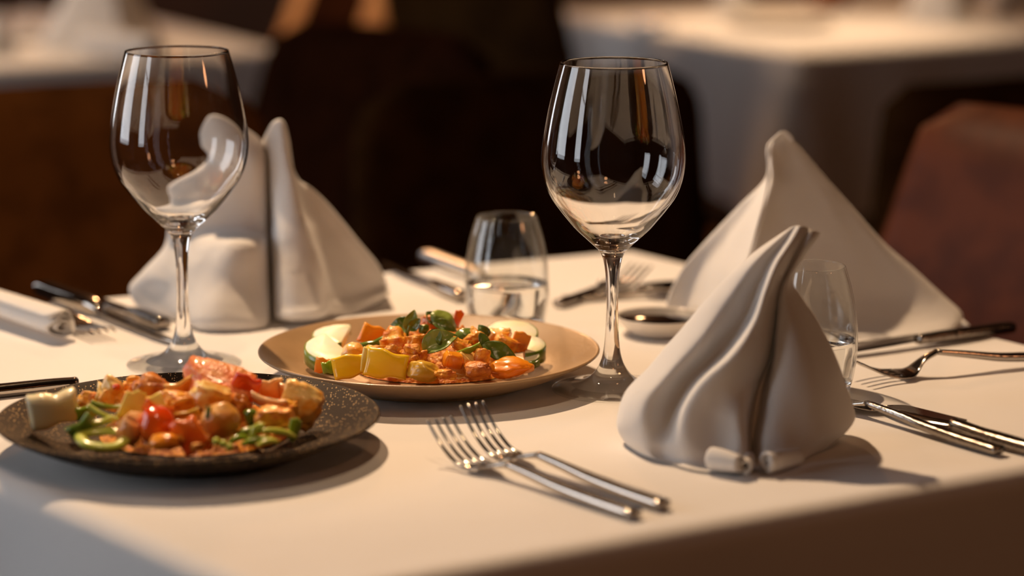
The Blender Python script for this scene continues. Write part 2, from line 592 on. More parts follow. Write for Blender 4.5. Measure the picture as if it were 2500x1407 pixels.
# order: L, a, k(crease under the front layer), c(ridge of the front layer), m, n(second ridge), V(valley), d, e, f, R, back x 5
rows = [
    [(1926, 556, 0), (1934, 552, -.003), (1942, 551, -.004), (1950, 551, -.006), (1957, 552, -.006), (1964, 553, -.005), (1971, 556, -.003), (1979, 560, -.004), (1988, 563, -.004), (1996, 566, -.003), (2003, 569, .000), (1997, 567, .003), (1984, 563, .004), (1966, 558, .005), (1950, 554, .005), (1936, 553, .003)],
    [(1886, 582, 0), (1902, 580, -.007), (1918, 582, -.006), (1932, 584, -.012), (1944, 585, -.011), (1954, 586, -.008), (1961, 587, -.003), (1969, 588, -.008), (1978, 589, -.008), (1986, 589, -.005), (1993, 588, .000), (1984, 584, .006), (1962, 581, .008), (1936, 579, .008), (1912, 579, .008), (1896, 580, .005)],
    [(1816, 634, 0), (1845, 636, -.013), (1876, 640, -.010), (1896, 642, -.021), (1912, 644, -.017), (1924, 645, -.010), (1931, 646, -.003), (1938, 646, -.010), (1946, 644, -.010), (1952, 642, -.006), (1957, 639, .000), (1946, 634, .010), (1912, 630, .013), (1880, 629, .014), (1852, 630, .013), (1832, 632, .008)],
    [(1757, 692, 0), (1800, 698, -.016), (1846, 704, -.010), (1871, 707, -.028), (1886, 708, -.020), (1897, 708, -.009), (1903, 708, .000), (1910, 706, -.010), (1920, 702, -.012), (1929, 697, -.007), (1935, 690, .001), (1926, 682, .012), (1890, 678, .017), (1850, 677, .018), (1810, 680, .016), (1780, 685, .010)],
    [(1696, 760, 0), (1752, 770, -.021), (1812, 780, -.012), (1844, 784, -.034), (1866, 787, -.026), (1884, 788, -.012), (1894, 788, .002), (1904, 786, -.016), (1928, 780, -.021), (1956, 772, -.014), (1981, 760, .001), (1966, 750, .017), (1916, 744, .023), (1850, 742, .024), (1790, 745, .021), (1735, 752, .012)],
    [(1636, 834, 0), (1692, 848, -.027), (1752, 860, -.014), (1788, 864, -.042), (1830, 868, -.036), (1868, 872, -.018), (1884, 872, .002), (1898, 870, -.024), (1938, 862, -.031), (1984, 850, -.021), (2020, 834, .001), (2002, 824, .023), (1930, 816, .031), (1840, 814, .032), (1755, 816, .028), (1685, 824, .016)],
    [(1580, 900, 0), (1630, 916, -.030), (1682, 928, -.018), (1716, 932, -.046), (1776, 938, -.043), (1836, 942, -.026), (1862, 942, .000), (1886, 940, -.032), (1940, 930, -.038), (2002, 916, -.027), (2048, 898, .001), (2024, 886, .026), (1935, 878, .036), (1830, 876, .037), (1725, 880, .031), (1640, 888, .018)],
    [(1532, 952, 0), (1580, 974, -.033), (1642, 990, -.022), (1674, 996, -.048), (1750, 1002, -.046), (1812, 1006, -.046), (1845, 1006, -.010), (1878, 1004, -.042), (1945, 992, -.043), (2014, 976, -.031), (2068, 952, .001), (2040, 936, .028), (1940, 926, .039), (1825, 924, .040), (1710, 928, .034), (1605, 938, .020)],
    [(1512, 1000, .002), (1562, 1026, -.036), (1626, 1044, -.032), (1664, 1050, -.051), (1748, 1056, -.049), (1816, 1060, -.054), (1838, 1060, -.018), (1866, 1058, -.050), (1945, 1044, -.047), (2022, 1024, -.033), (2083, 996, .001), (2050, 976, .028), (1945, 964, .038), (1825, 962, .040), (1705, 966, .034), (1590, 980, .020)],
    [(1508, 1038, .001), (1558, 1064, -.035), (1616, 1082, -.041), (1668, 1092, -.054), (1748, 1100, -.053), (1818, 1104, -.058), (1838, 1104, -.024), (1864, 1102, -.055), (1945, 1084, -.050), (2024, 1058, -.035), (2087, 1026, .001), (2052, 1006, .026), (1945, 994, .036), (1825, 990, .038), (1705, 994, .032), (1588, 1010, .018)],
    [(1527, 1078, -.003), (1570, 1100, -.038), (1622, 1118, -.044), (1676, 1128, -.057), (1750, 1136, -.058), (1818, 1140, -.060), (1838, 1140, -.030), (1864, 1138, -.058), (1935, 1116, -.050), (2004, 1088, -.036), (2066, 1056, -.003), (2034, 1036, .022), (1935, 1026, .032), (1820, 1024, .034), (1710, 1028, .028), (1600, 1046, .014)],
    [('g', 1566, 1106), ('g', 1596, 1120), ('g', 1634, 1132), ('g', 1684, 1146), ('g', 1752, 1154), ('g', 1816, 1156), ('g', 1838, 1146), ('g', 1866, 1154), ('g', 1926, 1140), ('g', 1982, 1112), ('g', 2030, 1084), ('g', 2000, 1060), ('g', 1920, 1048), ('g', 1815, 1044), ('g', 1715, 1050), ('g', 1620, 1076)],
]
parts = [loft([pts_row(r, Y) for r in rows], 8, 7, 0.0012, 3)]
# rolled hem ends at the foot of the napkin
def hem_roll(p0, p1, r, turns, n=26, m=10, th=0.0011):
    ax = (p1 - p0); L = ax.length; ax.normalize()
    s = Vector((0, 0, 1)); w = ax.cross(s).normalized()
    V, F = [], []
    for sd in (0, 1):
        for j in range(m + 1):
            u = j / m
            c = p0 + ax * (L * u)
            for i in range(n + 1):
                t = i / n
                a = -PI / 2 + turns * 2 * PI * t
                rr = r * (1 - 0.45 * t) * (0.85 + 0.15 * math.sin(3 * u + 1)) - sd * th
                V.append(c + w * (rr * math.cos(a)) + s * (rr * math.sin(a)))
    N = (n + 1) * (m + 1)
    for sd in (0, 1):
        for j in range(m):
            for i in range(n):
                a = sd * N + j * (n + 1) + i
                q = (a, a + 1, a + n + 2, a + n + 1)
                F.append(q if sd == 0 else q[::-1])
    for j in range(m):
        for i in (0, n):
            a = j * (n + 1) + i
            F.append((a, a + n + 1, N + a + n + 1, N + a))
    for i in range(n):
        for j in (0, m):
            a = j * (n + 1) + i
            F.append((a, a + 1, N + a + 1, N + a))
    return V, F
def roll_at(a, b, r, turns):
    p, q = gr(*a), gr(*b)
    p.z = q.z = T + r + 0.0009
    return hem_roll(p, q, r, turns)
parts.append(roll_at((1738, 1150), (1808, 1166), 0.0072, 1.4))
parts.append(roll_at((1815, 1166), (1828, 1140), 0.0050, 1.2))
parts.append(roll_at((1868, 1160), (1952, 1144), 0.0068, 1.4))
v, f = join(parts)
o = recalc(obj('folded_napkin', v, f, M_NAPKIN))
tag(o, 'white napkin folded into a leaning cone, nearest one in front of a water glass', 'napkin', 'folded napkins standing on the near table')

# pointed napkin behind it -----------------------------------------
Y = 1.88
rows = [
    [(1902, 328, .000), (1905, 326, -.002), (1908, 324, -.003), (1912, 322, -.003), (1918, 325, -.003), (1924, 330, -.002), (1930, 336, -.002), (1936, 343, .000), (1928, 335, .003), (1918, 326, .004), (1908, 325, .003)],
    [(1874, 358, .000), (1876, 359, -.004), (1879, 361, -.007), (1884, 362, -.009), (1900, 363, -.007), (1920, 363, -.005), (1940, 362, -.003), (1956, 362, .001), (1940, 358, .006), (1915, 355, .007), (1890, 355, .005)],
    [(1873, 430, .004), (1874, 433, -.004), (1877, 436, -.012), (1886, 438, -.018), (1915, 436, -.014), (1955, 434, -.009), (1990, 432, -.004), (2013, 430, .002), (1985, 425, .012), (1940, 422, .014), (1900, 424, .011)],
    [(1806, 500, .010), (1832, 503, .000), (1852, 507, -.018), (1864, 509, -.027), (1910, 507, -.022), (1970, 504, -.014), (2035, 502, -.006), (2076, 500, .003), (2035, 494, .018), (1960, 490, .022), (1880, 492, .020)],
    [(1722, 590, .014), (1766, 595, .002), (1820, 600, -.028), (1838, 602, -.040), (1900, 600, -.033), (1990, 596, -.022), (2090, 592, -.010), (2153, 588, .002), (2090, 580, .028), (1970, 574, .034), (1820, 578, .030)],
    [(1666, 658, .016), (1715, 664, .006), (1796, 672, -.038), (1818, 674, -.052), (1895, 672, -.044), (2005, 668, -.030), (2140, 662, -.014), (2232, 656, .000), (2150, 644, .034), (1990, 634, .044), (1790, 642, .038)],
    [(1632, 724, .014), (1690, 738, .004), (1778, 748, -.048), (1806, 750, -.064), (1890, 746, -.056), (2020, 742, -.040), (2180, 732, -.020), (2304, 724, -.006), (2200, 704, .036), (2000, 692, .048), (1760, 704, .040)],
    [(1634, 752, .012), (1700, 776, -.004), (1776, 800, -.056), (1806, 806, -.074), (1900, 806, -.068), (2050, 798, -.054), (2220, 784, -.032), (2350, 768, -.014), (2220, 742, .034), (2000, 728, .046), (1760, 736, .036)],
    [('g', 1668, 776), ('g', 1722, 800), ('g', 1780, 832), ('g', 1815, 846), ('g', 1920, 850), ('g', 2070, 838), ('g', 2220, 818), ('g', 2336, 800), ('g', 2230, 770), ('g', 2010, 756), ('g', 1770, 760)],
]
parts = [loft([pts_row(r, Y) for r in rows], 9, 8, 0.0007, 11)]
# turned-out hem along the front ridge and the little tail at the far corner
hp = [at(*p) for p in ((1936, 344, 1.874), (1914, 323, 1.874), (1896, 336, 1.872), (1877, 356, 1.868), (1875, 395, 1.864), (1876, 436, 1.860), (1862, 505, 1.851), (1836, 600, 1.838), (1815, 672, 1.826))]
parts.append(tube(spline(hp, 6), [0.0011 + 0.0004 * math.sin(i * .7) for i in range(len(hp) * 6 - 5)], 8))
tail = [gr(2320, 792), gr(2345, 798), gr(2366, 806)]
tv = []
for i, p in enumerate(tail):
    for q, zz in ((-0.008 + 0.002 * i, 0.0015), (0.0, 0.010 - 0.003 * i), (0.008 - 0.002 * i, 0.0015)):
        tv.append(p + Vector((0.2 * q, q, zz)))
tf = [(0, 1, 4, 3), (1, 2, 5, 4), (3, 4, 7, 6), (4, 5, 8, 7), (0, 3, 5, 2), (3, 6, 8, 5), (6, 7, 8), (0, 2, 1)]
parts.append((tv, tf))
v, f = join(parts)
o = recalc(obj('folded_napkin', v, f, M_NAPKIN))
tag(o, 'white napkin folded into a broad sharp pyramid, beside the brown leather chair', 'napkin', 'folded napkins standing on the near table')

# two-peak napkin behind the left-hand wine glass -------------------
Y = 1.92
# L, p1, p2, p3, V1, V2, s1, s2, s3, t1, t2, R, b1, b2, b3, b4
rows = [
    [(492, 338, 0), (514, 288, -.006), (560, 292, -.008), (630, 335, -.008), (652, 372, .004), (656, 378, .006), (648, 338, -.004), (664, 300, -.008), (690, 294, -.010), (706, 340, -.004), (716, 412, .010), (721, 430, .012), (704, 424, .020), (664, 392, .022), (610, 335, .014), (545, 300, .008)],
    [(496, 366, 0), (530, 350, -.010), (575, 352, -.014), (634, 372, -.014), (655, 398, .006), (658, 402, .008), (660, 386, -.008), (674, 372, -.014), (700, 366, -.016), (711, 390, -.004), (722, 432, .010), (732, 442, .012), (712, 440, .022), (668, 412, .026), (610, 372, .020), (545, 345, .012)],
    [(511, 410, 0), (545, 414, -.012), (585, 418, -.018), (640, 424, -.017), (656, 438, .008), (660, 440, .010), (664, 436, -.010), (684, 434, -.020), (714, 430, -.022), (724, 440, -.004), (745, 456, .008), (764, 462, .010), (735, 456, .026), (675, 440, .032), (610, 425, .028), (550, 410, .016)],
    [(412, 500, .004), (490, 512, -.010), (570, 520, -.016), (640, 522, -.014), (655, 526, .010), (661, 526, .012), (668, 526, -.014), (694, 526, -.030), (734, 522, -.030), (750, 524, -.006), (778, 516, .006), (806, 504, .010), (760, 500, .034), (680, 495, .042), (590, 492, .036), (490, 492, .022)],
    [(410, 552, .003), (478, 560, -.010), (572, 562, -.018), (642, 566, -.012), (656, 572, .008), (661, 572, .010), (668, 572, -.018), (697, 572, -.037), (750, 566, -.034), (768, 566, -.008), (802, 556, .005), (842, 546, .010), (786, 540, .038), (685, 534, .047), (585, 532, .041), (480, 538, .025)],
    [(400, 604, .002), (464, 604, -.018), (562, 596, -.046), (640, 600, -.036), (656, 622, .004), (662, 622, .008), (668, 622, -.022), (700, 622, -.044), (766, 612, -.038), (784, 610, -.010), (828, 598, .004), (876, 590, .010), (810, 582, .042), (690, 576, .052), (580, 574, .046), (470, 584, .028)],
    [(352, 660, .002), (420, 676, -.024), (540, 688, -.058), (642, 690, -.044), (657, 692, -.006), (663, 692, -.004), (670, 692, -.032), (705, 694, -.056), (784, 680, -.044), (806, 676, -.014), (868, 662, .004), (924, 648, .012), (840, 634, .048), (700, 626, .060), (560, 628, .052), (440, 640, .032)],
    [(318, 700, .004), (400, 722, -.022), (520, 744, -.070), (644, 744, -.054), (659, 744, -.018), (664, 744, -.014), (672, 744, -.042), (712, 748, -.064), (794, 734, -.052), (816, 726, -.020), (884, 708, .002), (944, 692, .014), (850, 676, .050), (700, 666, .062), (550, 668, .054), (410, 682, .034)],
    [(326, 736, .000), (410, 758, -.030), (505, 782, -.076), (640, 780, -.064), (661, 772, -.028), (666, 772, -.026), (676, 772, -.052), (716, 774, -.068), (786, 768, -.060), (812, 752, -.028), (890, 732, -.004), (952, 712, .010), (860, 698, .046), (700, 690, .056), (550, 692, .048), (410, 706, .030)],
    [('g', 340, 752), ('g', 436, 784), ('g', 500, 806), ('g', 632, 802), ('g', 662, 782), ('g', 668, 780), ('g', 680, 784), ('g', 720, 788), ('g', 770, 784), ('g', 806, 772), ('g', 872, 764), ('g', 946, 722), ('g', 860, 710), ('g', 700, 702), ('g', 560, 706), ('g', 420, 720)],
]
v, f = loft([pts_row(r, Y) for r in rows], 7, 8, 0.0010, 29)
o = recalc(obj('folded_napkin', v, f, M_NAPKIN))
tag(o, 'white napkin folded with two upright peaks, seen through the wine glass', 'napkin', 'folded napkins standing on the near table')

# rolled napkin lying at the edge of the table
p1 = gr(150, 833); p0 = gr(-110, 745)
p0.z = p1.z = T + 0.0
ax = (p1 - p0).normalized(); side = Vector((ax.y, -ax.x, 0))
V, F = [], []
n, m, th = 70, 24, 0.0012
Lr = (p1 - p0).length
def rollsec(i, sd, u):
    t = i / n
    a = 0.6 + 2.6 * 2 * PI * t
    rr = 0.0112 - 0.0085 * t - sd * th
    rr *= 1 + 0.05 * math.sin(2 * a + u * 4)
    return rr * 1.25 * math.cos(a), rr * 0.92 * math.sin(a)
for sd in (0, 1):
    for j in range(m + 1):
        u = j / m
        for i in range(n + 1):
            x, z = rollsec(i, sd, u)
            ext = 0.006 * (1 - i / n) * math.sin(i * .5) * u + 0.006 * (i / n) * u
            c = p0 + ax * (Lr * u + ext)
            V.append(c + side * x + Vector((0, 0, z + 0.0122)))
N = (n + 1) * (m + 1)
for sd in (0, 1):
    for j in range(m):
        for i in range(n):
            a = sd * N + j * (n + 1) + i
            q = (a, a + 1, a + n + 2, a + n + 1)
            F.append(q if sd == 0 else q[::-1])
for j in range(m):
    for i in (0, n):
        a = j * (n + 1) + i
        F.append((a, a + n + 1, N + a + n + 1, N + a))
for i in range(n):
    for j in (0, m):
        a = j * (n + 1) + i
        F.append((a, a + 1, N + a + 1, N + a))
o = recalc(obj('rolled_napkin', V, F, M_NAPKIN))
tag(o, 'white napkin rolled up with cutlery at the table edge by the dark plate', 'napkin')

# ------------------------------------------------------------------ cutlery
def strip_loft(secs, n=14):
    """secs: list of (x, z_center, half_width, half_thick); lofted rounded bar along x"""
    pts = [Vector((s[0], 0, s[1])) for s in secs]
    rad = [(s[2], s[3]) for s in secs]
    P = spline(pts, 5)
    RR = spline([Vector((a, b, 0)) for a, b in rad], 5)
    V, F = [], []
    for i, p in enumerate(P):
        for k in range(n):
            a = 2 * PI * k / n
            c, s = math.cos(a), math.sin(a)
            e = 0.6
            x = math.copysign(abs(c) ** e, c); z = math.copysign(abs(s) ** e, s)
            V.append(Vector((p.x, x * RR[i].x, p.z + z * RR[i].y)))
    m = len(P)
    for i in range(m - 1):
        for k in range(n):
            k2 = (k + 1) % n
            F.append((i * n + k, i * n + k2, (i + 1) * n + k2, (i + 1) * n + k))
    F.append(tuple(range(n))[::-1]); F.append(tuple((m - 1) * n + k for k in range(n)))
    return V, F

def make_fork(root, L=0.165, hmat=None, width=0.0115, spread=1.0, rise=0.016, arch=1.0):
    """lies along +x: handle end at 0, tine tips at L"""
    hmat = hmat or M_STEEL
    h = strip_loft([(0.0, .0030, .0045, .0024), (0.004, .0030, .0052, .0028), (0.03, .0034 * arch, .0050, .0030), (0.06, .0046 * arch, .0042, .0028), (0.085, .0068 * arch, .0030, .0024), (L - .062, .0088 * arch, .0026, .0018)])
    o = obj('handle', h[0], h[1], hmat, root); recalc(o)
    x0 = L - 0.062
    neck = strip_loft([(x0, .0088 * arch, .0026, .0018), (x0 + .010, .0070 * arch * .9, .0040, .0014), (x0 + .018, .0042, .0085, .0011), (x0 + .024, .0030, width * .95, .0010), (x0 + .029, .0028, width, .0010)])
    parts = [neck]
    for k in range(4):
        y = (k - 1.5) / 1.5 * (width - 0.0016)
        y2 = y * spread
        ps = [Vector((x0 + .027, y, .0028)), Vector((x0 + .036, y, .0028 + .06 * rise)), Vector((x0 + .046, (y + y2) / 2, .0028 + .28 * rise)), Vector((x0 + .055, y2, .0028 + .58 * rise)), Vector((L, y2, rise))]
        q = spline(ps, 5)
        rr = [(0.0016 - 0.0008 * i / (len(q) - 1), 0.0010 - 0.0003 * i / (len(q) - 1)) for i in range(len(q))]
        parts.append(tube(q, rr, 8))
    v, f = join(parts)
    o = obj('tines', v, f, M_STEEL, root); recalc(o)
    return root

def make_knife(root, L=0.20, hmat=None, hl=0.09, bw=0.0085, fat=1.0):
    hmat = hmat or M_STEEL
    h = strip_loft([(0.0, .0040 * fat, .0048 * fat, .0032 * fat), (0.004, .0042 * fat, .0058 * fat, .0040 * fat), (0.03, .0042 * fat, .0060 * fat, .0040 * fat), (hl - .02, .0042 * fat, .0052 * fat, .0040 * fat), (hl, .0042, .0044, .0034)])
    o = obj('handle', h[0], h[1], hmat, root); recalc(o)
    V, F = [], []
    n = 26
    for i in range(n + 1):
        u = i / n
        x = hl - 0.002 + (L - hl) * u
        back = -bw * 0.55 * (1 - max(0, (u - .75) / .25) ** 2 * 1.0)
        edge = bw * (0.45 + 0.25 * math.sin(PI * min(1, u * 1.15))) * (1 - max(0, (u - .8) / .2) ** 3)
        if u == 1: back, edge = -0.0003, 0.0003
        z = .0042 - .0022 * u
        V += [Vector((x, back, z + .0009)), Vector((x, edge, z + .0002)), Vector((x, edge, z - .0002)), Vector((x, back, z - .0009))]
    for i in range(n):
        for k in range(4):
            k2 = (k + 1) % 4
            F.append((i * 4 + k, i * 4 + k2, i * 4 + 4 + k2, i * 4 + 4 + k))
    F += [(3, 2, 1, 0), (n * 4, n * 4 + 1, n * 4 + 2, n * 4 + 3)]
    o = obj('blade', V, F, M_STEEL, root); recalc(o)
    return root

def make_spoon(root, L=0.165):
    h = strip_loft([(0.0, .0024, .0050, .0018), (0.005, .0026, .0060, .0022), (0.04, .0030, .0048, .0020), (0.08, .0056, .0028, .0018), (L - .052, .0082, .0024, .0017), (L - .045, .0078, .0030, .0014)])
    o = obj('handle', h[0], h[1], M_STEEL, root); recalc(o)
    V, F = [], []
    nr, na = 10, 32
    cx, a, b, dp = L - .024, .025, .0165, .0065
    for sd in (0, 1):
        for i in range(nr + 1):
            r = i / nr
            for k in range(na):
                an = 2 * PI * k / na
                V.append(Vector((cx + a * r * math.cos(an), b * r * math.sin(an), .0012 + dp * r * r + sd * .0011)))
    N = (nr + 1) * na
    for sd in (0, 1):
        for i in range(nr):
            for k in range(na):
                k2 = (k + 1) % na
                q = (sd * N + i * na + k, sd * N + i * na + k2, sd * N + (i + 1) * na + k2, sd * N + (i + 1) * na + k)
                F.append(q if sd else q[::-1])
    for k in range(na):
        k2 = (k + 1) % na
        F.append((nr * na + k, nr * na + k2, N + nr * na + k2, N + nr * na + k))
    o = obj('bowl', V, F, M_STEEL, root); weld(o, 1e-6)
    return root

def lay(kind, label, cat, pa, pb_, group, z=0.0, **kw):
    """handle end at ground pixel pa, pointing towards ground pixel pb_"""
    a, b_ = gr(*pa), gr(*pb_)
    d = b_ - a
    root = thing(kind, label, cat, (a.x, a.y, T + z), math.atan2(d.y, d.x), group)
    return root, d.length

G_CUT = 'steel cutlery on the near table'
r_, d_ = lay('dinner_fork', 'steel fork lying nearest the camera in front of the plates, its tines up', 'fork', (1552, 1268), (1146, 1142), G_CUT)
make_fork(r_, 0.167, width=0.0102, rise=0.024)
r_, d_ = lay('dinner_fork', 'steel fork tucked just behind the nearest fork', 'fork', (1622, 1246), (1222, 1118), G_CUT, z=0.0)
make_fork(r_, 0.169, width=0.0098, rise=0.027)
r_, d_ = lay('dinner_fork', 'steel fork with a patterned handle sticking out from the nearest napkin', 'fork', (2440, 1112), (2100, 1014), G_CUT)
make_fork(r_, 0.175, M_STEELT)
r_, d_ = lay('table_knife', 'dark steel knife with a patterned handle beyond the patterned fork', 'knife', (2520, 1112), (2152, 1003), G_CUT)
make_knife(r_, d_, M_STEELT, hl=d_ * 0.5, bw=0.016, fat=0.8)
r_.rotation_euler.x = R(-7); r_.location.z += 0.0010
r_, d_ = lay('butter_knife', 'broad pale blade of a butter knife peeping out behind the nearest napkin', 'knife', (1850, 960), (2165, 1012), G_CUT)
make_knife(r_, d_, None, hl=d_ * 0.55, bw=0.013, fat=0.8)
r_, d_ = lay('table_knife', 'steel knife lying along the foot of the broad pyramid napkin', 'knife', (2470, 812), (2080, 866), G_CUT)
make_knife(r_, 0.19, M_STEELT, hl=0.085)
r_, d_ = lay('dinner_fork', 'steel fork with an arched neck by the water glass, its handle leaving the frame', 'fork', (2630, 884), (2080, 934), G_CUT)
make_fork(r_, d_, None, width=0.0135, rise=0.015, arch=1.75)
r_, d_ = lay('table_knife', 'steel knife with a bright thick handle between the rolled and the two-peak napkins', 'knife', (105, 722), (436, 846), G_CUT)
make_knife(r_, d_, None, hl=d_ * 0.45, fat=1.5)
r_, d_ = lay('table_knife', 'steel knife beside the thick-handled one, its patterned handle end towards the wine glass', 'knife', (400, 806), (160, 712), G_CUT)
make_knife(r_, d_ + 0.02, M_STEELT, hl=0.055, fat=1.15)
r_, d_ = lay('dinner_fork', 'steel fork poking out of the rolled napkin', 'fork', (40, 744), (240, 826), G_CUT, z=0.002)
make_fork(r_, max(0.12, d_ + 0.01), None, width=0.010, rise=0.004)
r_, d_ = lay('table_knife', 'dark steel knife lying just beyond the rim of the dark plate', 'knife', (-150, 985), (70, 962), G_CUT)
make_knife(r_, d_ + 0.01, None, hl=0.09)
r_, d_ = lay('table_knife', 'dark steel knife behind the beige plate, pointing at the table corner from the water glass', 'knife', (1130, 738), (925, 646), G_CUT)
make_knife(r_, d_, None, hl=d_ * 0.35)
r_, d_ = lay('table_knife', 'steel knife with a pale shining handle passing behind the water glass', 'knife', (1040, 640), (1330, 750), G_CUT)
make_knife(r_, d_, mat('pale_handle_steel', (0.75, 0.72, 0.68, 1), 0.3, 1.0, bump=0.05, bscale=200), hl=d_ * 0.5, fat=1.3)
r_, d_ = lay('dinner_fork', 'steel fork with its tines fanned towards the far table corner', 'fork', (1362, 752), (1560, 690), G_CUT)
make_fork(r_, d_ + 0.004, None, width=0.0105, rise=0.013)
r_, d_ = lay('tea_spoon', 'steel spoon reaching under the broad pyramid napkin', 'spoon', (1376, 738), (1655, 722), G_CUT)
make_spoon(r_, max(0.11, d_))

# ------------------------------------------------------------------ food
M_CHICK = mat('curried_chicken', rgb(246, 174, 54), 0.45, col2=rgb(208, 108, 20), nscale=150, bump=0.6, bscale=300, sss=0.15, coat=0.3, ramp=(0.42, 0.64))
M_CHICKP = mat('pale_glazed_chicken', rgb(252, 212, 130), 0.32, col2=rgb(242, 160, 48), nscale=90, bump=0.35, bscale=220, sss=0.2, coat=0.55, ramp=(0.42, 0.6))
M_CHICKD = mat('browned_chicken', rgb(228, 142, 44), 0.42, col2=rgb(168, 80, 20), nscale=120, bump=0.6, bscale=300, sss=0.1, coat=0.3)
M_MINCE = mat('spiced_minced_chicken', rgb(246, 170, 52), 0.5, col2=rgb(202, 102, 18), nscale=260, bump=0.8, bscale=500, sss=0.1, coat=0.2)
M_YELLOW = mat('yellow_pepper_flesh', rgb(254, 212, 44), 0.25, col2=rgb(248, 192, 22), nscale=30, sss=0.3, coat=0.4)
M_PALEYEL = mat('pale_yellow_pepper', rgb(246, 226, 124), 0.28, col2=rgb(240, 204, 72), nscale=40, sss=0.35, coat=0.3)
M_ORANGE = mat('orange_pepper_flesh', rgb(252, 164, 34), 0.28, col2=rgb(246, 136, 20), nscale=40, sss=0.25, coat=0.4)
M_RED = mat('red_tomato_skin', rgb(224, 56, 12), 0.18, col2=rgb(238, 104, 26), nscale=25, sss=0.15, coat=0.6)
M_REDP = mat('red_pepper_flesh', rgb(246, 128, 34), 0.28, col2=rgb(234, 84, 18), nscale=40, sss=0.2, coat=0.4)
M_SALMON = mat('juicy_tomato_flesh', rgb(252, 170, 102), 0.28, col2=rgb(240, 116, 46), nscale=120, bump=0.8, bscale=330, sss=0.25, coat=0.6)
M_ONION = mat('cooked_onion', rgb(246, 234, 196), 0.28, col2=rgb(240, 216, 160), nscale=25, sss=0.4, coat=0.4)
M_ONIONO = mat('sauce_stained_onion', rgb(246, 202, 140), 0.28, col2=rgb(234, 146, 70), nscale=40, sss=0.3, coat=0.4)
M_ZFLESH = mat('zucchini_flesh', rgb(255, 252, 228), 0.4, col2=rgb(250, 244, 196), nscale=30, sss=0.3)
M_ZSKIN = mat('zucchini_skin', rgb(128, 146, 40), 0.3, col2=rgb(82, 108, 26), nscale=60, coat=0.3)
M_GREEN = mat('green_pepper_flesh', rgb(150, 176, 44), 0.25, col2=rgb(108, 140, 28), nscale=40, sss=0.2, coat=0.4)
M_LIME = mat('pale_green_pepper', rgb(212, 218, 100), 0.28, col2=rgb(180, 192, 58), nscale=40, sss=0.3, coat=0.4)
M_DGREEN = mat('dark_green_leek', rgb(98, 126, 34), 0.25, col2=rgb(66, 92, 22), nscale=50, sss=0.15, coat=0.4)
M_BASIL = mat('basil_leaf', rgb(100, 122, 36), 0.32, col2=rgb(64, 88, 24), nscale=50, bump=0.4, bscale=120, sss=0.1, coat=0.35)
M_BASILP = mat('basil_leaf_shine', rgb(150, 166, 76), 0.3, col2=rgb(92, 118, 38), nscale=50, bump=0.4, bscale=120, sss=0.1, coat=0.35)
M_POTATO = mat('turmeric_potato', rgb(220, 176, 54), 0.35, col2=rgb(192, 144, 36), nscale=30, sss=0.2, coat=0.3)
M_MUSH = mat('braised_mushroom', rgb(236, 176, 84), 0.35, col2=rgb(196, 118, 38), nscale=40, sss=0.15, coat=0.35)

ICO = {}
def ico(sub):
    if sub not in ICO:
        bm = bmesh.new()
        bmesh.ops.create_icosphere(bm, subdivisions=sub, radius=1.0)
        bm.verts.ensure_lookup_table()
        ICO[sub] = ([v.co.copy() for v in bm.verts], [tuple(v.index for v in f.verts) for f in bm.faces])
        bm.free()
    return ICO[sub]

def chunk(sx, sy, sz, seed, rough=0.25, boxy=0.6, sub=4, fine=0.06):
    """torn lump: super-ellipsoid with a few flat cuts and noise"""
    rnd = random.Random(seed)
    cuts = []
    for _ in range(7):
        d = Vector((rnd.gauss(0, 1), rnd.gauss(0, 1), rnd.gauss(0, 1))).normalized()
        cuts.append((d, rnd.uniform(0.62, 0.9)))
    v, f = ico(sub)
    out = []
    for p in v:
        q = Vector([math.copysign(abs(c) ** boxy, c) for c in p])
        q = q / max(1.0, q.length ** 0.55)
        for d, h in cuts:
            k = q.dot(d)
            if k > h: q = q - d * (k - h) * 0.82
        s = Vector((seed * 1.7, seed * .3, 0))
        q = q * (1 + rough * noise.noise(p * 1.6 + s) + 0.4 * rough * noise.noise(p * 3.7 + s) + fine * noise.noise(p * 9 + s))
        out.append(Vector((q.x * sx, q.y * sy, q.z * sz)))
    return out, f

def ball(sx, sy, sz, seed, rough=0.06):
    v, f = ico(4)
    s = Vector((seed, 0, 0))
    return [Vector((p.x * sx, p.y * sy, p.z * sz)) * (1 + rough * noise.noise(p * 1.8 + s)) for p in v], f

